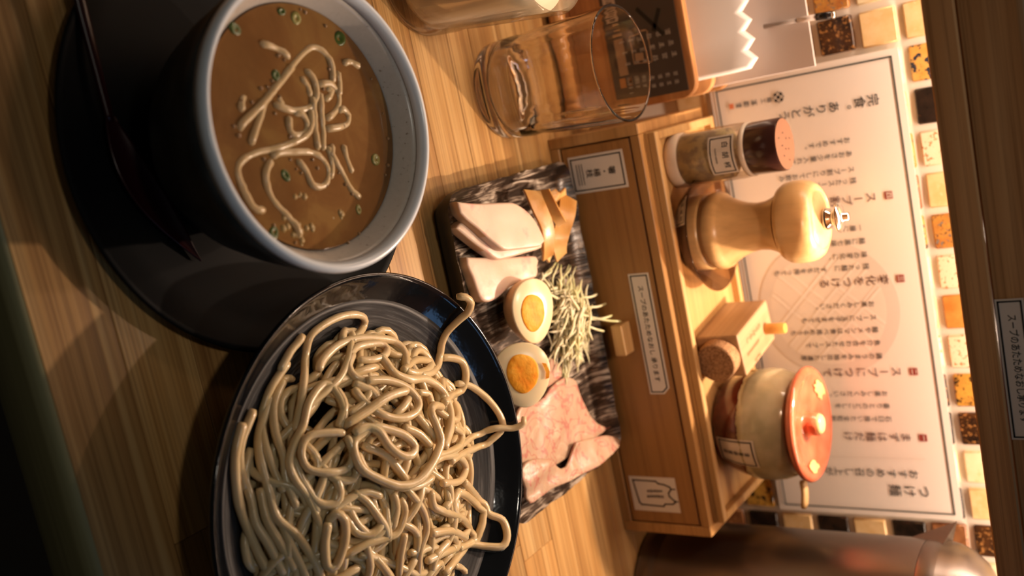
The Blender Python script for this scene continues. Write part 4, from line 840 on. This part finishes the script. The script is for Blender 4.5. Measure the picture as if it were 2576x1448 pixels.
# white pepper shaker
SX, SY = .0515, .6615
sk = thing('pepper_shaker', 'glass shaker of white pepper with dark brown perforated cap', 'shaker', (SX, SY, TF))
CLEAR = thin('clear_bottle', (.96, .92, .86), refl=.8)
obj('base_ring', lathe([(0, TF), (.0180, TF), (.0194, TF + .0012), (.0197, TF + .004), (.0197, TF + .0085), (.0188, TF + .0100), (0, TF + .0100)], SX, SY, 48), mat('milky_plastic', (.74, .62, .50), .3, sss=.2), sk, auto=50)
obj('bottle', lathe([(.0186, TF + .0101), (.0194, TF + .013), (.0195, TF + .050), (.0192, TF + .0550), (.0180, TF + .0575)], SX, SY, 64), CLEAR, sk, True)
m = mat('white_pepper', (.55, .47, .36), .9); N = NT(m); v = N.coords((1, 1, 1)); N.col(N.ramp(N.noise(v, 130, 3), [(.42, (.42, .35, .27)), (.56, (.66, .57, .36))]))
obj('pepper', lathe([(0, TF + .0102), (.0176, TF + .0105), (.0178, TF + .030), (.0175, TF + .044), (.012, TF + .047), (0, TF + .046)], SX, SY, 48), m, sk, True)
obj('collar', lathe([(.0182, TF + .0560), (.0189, TF + .0570), (.0189, TF + .0600), (0, TF + .0602)], SX, SY, 48), mat('collar_plastic', (.7, .6, .48), .3), sk, True)
cp = obj('cap', lathe([(0, TF + .0603), (.0180, TF + .0603), (.0183, TF + .0610), (.0183, TF + .0815), (.0178, TF + .0825), (.0, TF + .0826)], SX, SY, 64), mat('brown_cap', (.045, .016, .012), .22, .5, coat=.5), sk, auto=40)
bm = bmesh.new(); dd = bmesh.ops.create_circle(bm, cap_ends=True, segments=48, radius=.0174); bmesh.ops.translate(bm, verts=bm.verts, vec=(SX, SY, TF + .0829)); obj('cap_top', bm, mat('lit_cap_top', (.22, .105, .06), .35, .4), cp, True)  # paler than the cap side: the light reflected on top is in the colour
bm = bmesh.new()
for k in range(9):
    a = k * 2.4; r = .0035 + .0011 * k; bmesh.ops.create_circle(bm, cap_ends=True, segments=8, radius=.0006, matrix=Matrix.Translation((SX + r * math.cos(a), SY + r * math.sin(a), TF + .0832)))
obj('holes', bm, INK, cp)
AO = math.atan2(-SY, -SX)
bm = bmesh.new()
for i in range(12): rect(bm, -.0144 + i * .0024, -.0144 + (i + 1) * .0024, TF + .0350, TF + .0540)
lb = obj('paper_label', wrap(bm, SX, SY, .01975, AO + .05), LABELP, sk, True)
bm = bmesh.new(); pts = [(-.0126 + k * .00252, TF + .0368) for k in range(11)] + [(.0126 - k * .00252, TF + .0522) for k in range(11)]
line(bm, pts, .0008, True); text_bm(bm, '白  胡  椒', .0052, 0, TF + .0500, 'CENTER', 1, .9); text_bm(bm, 'WHITE PEPPER', .0017, 0, TF + .0414, 'CENTER')
obj('printed_text', wrap(bm, SX, SY, .01990, AO + .05), INK, lb)

# pepper mill in its dish
MX, MY = .1065, .6655
ds = thing('mill_dish', 'smoky clear plastic dish with a paper label under the pepper mill', 'dish', (MX, MY + .003, TF))
dcy = MY + .003
def dish_r(z): return .0290 + (z - TF) / .0165 * .0152
obj('dish_wall', lathe([(0, TF + .0001), (.0280, TF + .0001), (.0290, TF + .0006), (.0365, TF + .0085), (.0440, TF + .0165), (.0443, TF + .0175), (.0432, TF + .0172), (.0358, TF + .0092), (.0284, TF + .0018), (0, TF + .0016)], MX, dcy, 96), thin('smoky_plastic', (.56, .47, .40), refl=.7), ds, True)
a0 = R(-122); bm = bmesh.new(); nn = 8
for i in range(nn):
    for j in range(3): rect(bm, -.0095 + i * .019 / nn, -.0095 + (i + 1) * .019 / nn, TF + .0030 + j * .0043, TF + .0030 + (j + 1) * .0043)
lb = obj('paper_label', wrap(bm, MX, dcy, .038, a0, lambda z: dish_r(z) + .0004), LABELP, ds, True)
bm = bmesh.new(); line(bm, [(-.008, TF + .0042), (-.004, TF + .0042), (0, TF + .0042), (.004, TF + .0042), (.008, TF + .0042), (.008, TF + .0145), (.004, TF + .0145), (0, TF + .0145), (-.004, TF + .0145), (-.008, TF + .0145)], .0007, True)
text_bm(bm, '黒 胡 椒', .0042, 0, TF + .0130, 'CENTER', 1, .9); text_bm(bm, 'BLACK PEPPER', .0013, 0, TF + .0070, 'CENTER')
obj('printed_text', wrap(bm, MX, dcy, .038, a0, lambda z: dish_r(z) + .0007), INK, lb)
Z0 = TF + .0019
ml = thing('pepper_mill', 'turned pale wooden pepper mill with a chrome top nut', 'pepper mill', (MX, MY, Z0))
obj('body', lathe([(0, Z0), (.0255, Z0), (.0272, Z0 + .0015), (.0276, Z0 + .0140), (.0272, Z0 + .0150), (.0258, Z0 + .0158), (.0258, Z0 + .0168), (.0272, Z0 + .0180), (.0281, Z0 + .0205), (.0281, Z0 + .0245), (.0270, Z0 + .0275), (.0254, Z0 + .0288), (.0240, Z0 + .0310), (.0205, Z0 + .0375), (.0178, Z0 + .0450), (.0168, Z0 + .0520), (.0174, Z0 + .0590), (.0196, Z0 + .0650), (.0222, Z0 + .0690), (0, Z0 + .0691)], MX, MY, 96), BEECH, ml, auto=50)
obj('head', lathe([(0, Z0 + .0697), (.0220, Z0 + .0697), (.0258, Z0 + .0712), (.0280, Z0 + .0748), (.0287, Z0 + .0800), (.0285, Z0 + .0858), (.0274, Z0 + .0905), (.0250, Z0 + .0942), (.0218, Z0 + .0960), (.0204, Z0 + .0964), (.0200, Z0 + .0960), (.0194, Z0 + .0966), (.0120, Z0 + .0985), (0, Z0 + .0988)], MX, MY, 96), BEECH, ml, auto=60)
obj('nut', lathe([(0, Z0 + .0989), (.0074, Z0 + .0989), (.0078, Z0 + .0998), (.0072, Z0 + .1020), (.0052, Z0 + .1035), (.0050, Z0 + .1050), (.0064, Z0 + .1062), (.0098, Z0 + .1078), (.0102, Z0 + .1085), (.0094, Z0 + .1096), (.0050, Z0 + .1112), (.0030, Z0 + .1118), (.0030, Z0 + .1150), (0, Z0 + .1154)], MX, MY, 48), CHROME, ml, True)

# wooden block shaker with cork and peg
bk = thing('block_shaker', 'small square wooden spice container with cork front and peg', 'container', (.1798, .6430, TF), rz=R(9.2))
obj('block', boxm(0, .0327, 0, .0635, 0, .0330, .0012, 2), BLOCKW, bk, local=True)
bm = lathe([(0, 0), (.0146, 0), (.0148, .0005), (.0148, .0112), (.0140, .0120), (0, .0120)], 0, 0, 40)
m = mat('cork', (.34, .18, .085), .8, .2); N = NT(m); v = N.coords((1, 1, 1)); N.col(N.ramp(N.noise(v, 700, 3, .6), [(.35, (.20, .10, .045)), (.6, (.42, .24, .12))])); N.bump(N.noise(v, 600, 3), .4, .001)
obj('cork', xform(bm, Matrix.Translation((.0160, 0, .0168)) @ Matrix.Rotation(R(90), 4, 'X')), m, bk, True, True, 40)
obj('peg', lathe([(0, .0331), (.0042, .0331), (.0043, .0336), (.0041, .0480), (.0036, .0486), (0, .0486)], .0185, .0500, 24), mat('peg_wood', (.62, .30, .07), .35), bk, True, True, 40)
bm = bmesh.new(); r9 = random.Random(9)
vtext(bm, 'とうがらし', .0056, 0, 0, .0060)
xform(bm, Matrix.Translation((.0110, .0420, .0333))); obj('burnt_lettering', bm, mat('scorched', (.26, .09, .03), .6), bk, local=True)
bm = bmesh.new()
for k in range(6): strokes(bm, 0, -k * .0042, .0036, r9)
for k in range(3): strokes(bm, .0095, -.003 - k * .0042, .0036, r9)
xform(bm, Matrix.Translation((.0200, .0340, .0333))); obj('small_lettering', bm, mat('scorched_light', (.38, .17, .07), .6), bk, local=True)

# ceramic jar with lid
JX, JY = .2580, .6745
jr = thing('ceramic_jar', 'red and pale green glazed ceramic jar with a red knobbed lid', 'jar', (JX, JY, TF))
RED = mat('red_glaze', (.20, .035, .018), .15, .55, coat=.3); N = NT(RED); v = N.coords((1, 1, 1)); N.col(N.ramp(N.noise(v, 45, 3), [(.35, (.075, .011, .006)), (.65, (.16, .03, .014))]))
m = mat('celadon_glaze', (.52, .42, .26), .16, .55, coat=.3); N = NT(m); v = N.coords((1, 1, 1)); N.col(N.ramp(N.noise(v, 50, 3), [(.35, (.38, .35, .21)), (.65, (.52, .46, .30))]))
obj('lower_body', lathe([(0, TF), (.0310, TF), (.0322, TF + .0008), (.0345, TF + .0060), (.0380, TF + .0140), (.0402, TF + .0220), (.0404, TF + .0262), (0, TF + .0262)], JX, JY, 96), RED, jr, True)
bm = lathe([(.0400, TF + .0235), (.0412, TF + .0240), (.0416, TF + .0300), (.0418, TF + .0370), (.0408, TF + .0450), (.0384, TF + .0520), (.0362, TF + .0560), (.0352, TF + .0572), (0, TF + .0572)], JX, JY, 160)
for vtx in bm.verts:
    if vtx.co.z < TF + .0245:
        a = math.atan2(vtx.co.y - JY, vtx.co.x - JX); vtx.co.z += .0018 * noise.noise(Vector((math.cos(a) * 7, math.sin(a) * 7, 2))) + .0008 * noise.noise(Vector((math.cos(a) * 26, math.sin(a) * 26, 2)))
obj('upper_body', bm, m, jr, True)
REDL = mat('lid_glaze', (.52, .105, .045), .12, .6, coat=.5); N = NT(REDL); v = N.coords((1, 1, 1))
c = N.ramp(N.noise(v, 30, 3), [(.35, (.42, .07, .03)), (.65, (.60, .16, .075))]); N.col(c)
ld = obj('lid', lathe([(0, TF + .0573), (.0345, TF + .0573), (.0360, TF + .0585), (.0390, TF + .0600), (.0420, TF + .0622), (.0424, TF + .0642), (.0414, TF + .0658), (.0385, TF + .0668), (.0355, TF + .0660), (.0310, TF + .0638), (.0240, TF + .0618), (.0160, TF + .0608), (.0105, TF + .0608), (.0092, TF + .0618), (.0084, TF + .0650), (.0086, TF + .0705), (0, TF + .0705)], JX, JY, 128), REDL, jr, True)
obj('knob_tip', lathe([(.0076, TF + .0705), (.0074, TF + .0718), (.0058, TF + .0732), (.0030, TF + .0739), (0, TF + .0741), (0, TF + .0706)], JX, JY, 40), mat('knob_glaze', (.55, .46, .22), .2, coat=.3), ld, True)
def lidz(r): return TF + .0618 + max(0, min(.0115, r - .024)) / .0115 * .0042 + .0004
def patch(a, r, la, lr, seed):
    bm = bmesh.new(); rr = random.Random(seed); P = []
    for k in range(18):
        t = 2 * PI * k / 18; q = 1 + rr.uniform(-.28, .28); aa = a + la * math.cos(t) * q; rad = min(.0355, r + lr * math.sin(t) * q)
        P.append((JX + rad * math.cos(aa), JY + rad * math.sin(aa), lidz(rad) + .0003))
    cen = (JX + r * math.cos(a), JY + r * math.sin(a), lidz(r) + .0007); cv = bm.verts.new(cen); V = [bm.verts.new(p) for p in P]
    for k in range(18): bm.faces.new((cv, V[k], V[(k + 1) % 18]))
    return bm
PAT = mat('patch_glaze', (.52, .42, .17), .2, coat=.3)
obj('glaze_patch', patch(R(125), .0315, .30, .0042, 1), PAT, ld, True); obj('glaze_patch', patch(R(-18), .0315, .26, .0044, 2), PAT, ld, True)
a0 = R(-78); bm = bmesh.new()
def jrf(z):
    for (r0, z0), (r1, z1) in zip(JP, JP[1:]):
        if z0 <= z <= z1: return r0 + (r1 - r0) * (z - z0) / (z1 - z0)
    return JP[-1][0]
JP = [(.0335, TF + .0040), (.0345, TF + .0060), (.0380, TF + .0140), (.0402, TF + .0220), (.0416, TF + .0300), (.0420, TF + .0370)]
for i in range(10):
    for j in range(6): rect(bm, -.0110 + i * .0022, -.0110 + (i + 1) * .0022, TF + .0045 + j * .0053, TF + .0045 + (j + 1) * .0053)
lb = obj('paper_label', wrap(bm, JX, JY, .040, a0, lambda z: jrf(z) + .0005), LABELP, jr, True)
bm = bmesh.new(); pts = [(-.0094 + k * .00188, TF + .0066) for k in range(11)] + [(.0094, TF + .0066 + k * .0055) for k in range(1, 5)] + [(.0094 - k * .00188, TF + .0342) for k in range(11)] + [(-.0094, TF + .0342 - k * .0055) for k in range(1, 5)]
line(bm, pts, .0009, True); rx = random.Random(12)
for k in range(5): strokes(bm, 0, TF + .0312 - k * .0046, .0038, rx)
obj('printed_marks', wrap(bm, JX, JY, .040, a0, lambda z: jrf(z) + .0008), INK, lb)
sp2 = thing('jar_spoon', 'small wooden spoon with its handle end sticking out under the jar lid', 'spoon', (JX + .042, JY, TF + .056))
bm = bmesh.new(); tube(bm, smooth_path([(JX + .0420, JY - .006, TF + .0535), (JX + .050, JY - .008, TF + .0545), (JX + .0585, JY - .0105, TF + .0540), (JX + .0620, JY - .0115, TF + .0530)], .002), .0042, 14, .6); obj('handle', bm, mat('spoon_wood', (.55, .36, .16), .4), sp2, True)

# ------------------------------------------------------------------ steel pitcher, right
PX, PY = .3975, .6625
pt = thing('steel_pitcher', 'tall brushed steel water pitcher with domed lid right of the case', 'pitcher', (PX, PY, 0))
obj('body', lathe([(0, 0), (.0520, 0), (.0548, .0015), (.0552, .004), (.0552, .014), (.0540, .0160), (.0540, .0185), (.0548, .0200), (.0548, .2080), (.0545, .2110), (0, .2112)], PX, PY, 96), STEEL, pt, auto=40)
ld = obj('lid', lathe([(0, .2113), (.0545, .2113), (.0550, .2130), (.0550, .2215), (.0546, .2225), (.0546, .2232), (.0542, .2240), (.0530, .2300), (.0490, .2390), (.0420, .2470), (.0320, .2530), (.0200, .2565), (0, .2580)], PX, PY, 96), STEEL, pt, auto=40)
obj('lid_knob', lathe([(0, .2581), (.010, .2578), (.0105, .2590), (.009, .2620), (.011, .2650), (.012, .2690), (.009, .2720), (0, .2725)], PX, PY, 32), STEEL, ld, True)

bm = bmesh.new(); aa = R(158); dx, dy = math.cos(aa), math.sin(aa); tx, ty = -dy, dx
def sv(f, s, z): return bm.verts.new((PX + dx * f + tx * s, PY + dy * f + ty * s, z))
q = [sv(.0530, -.014, .2235), sv(.0530, .014, .2235), sv(.0680, 0, .2300), sv(.0545, 0, .1980), sv(.0540, -.013, .2090), sv(.0540, .013, .2090)]
for f in ((0, 2, 3), (2, 1, 3), (0, 1, 2), (0, 3, 1)): bm.faces.new([q[i] for i in f])
for e in (5, 4): bm.verts.remove(q[e])
bmesh.ops.recalc_face_normals(bm, faces=bm.faces); obj('spout', bm, STEEL, pt)
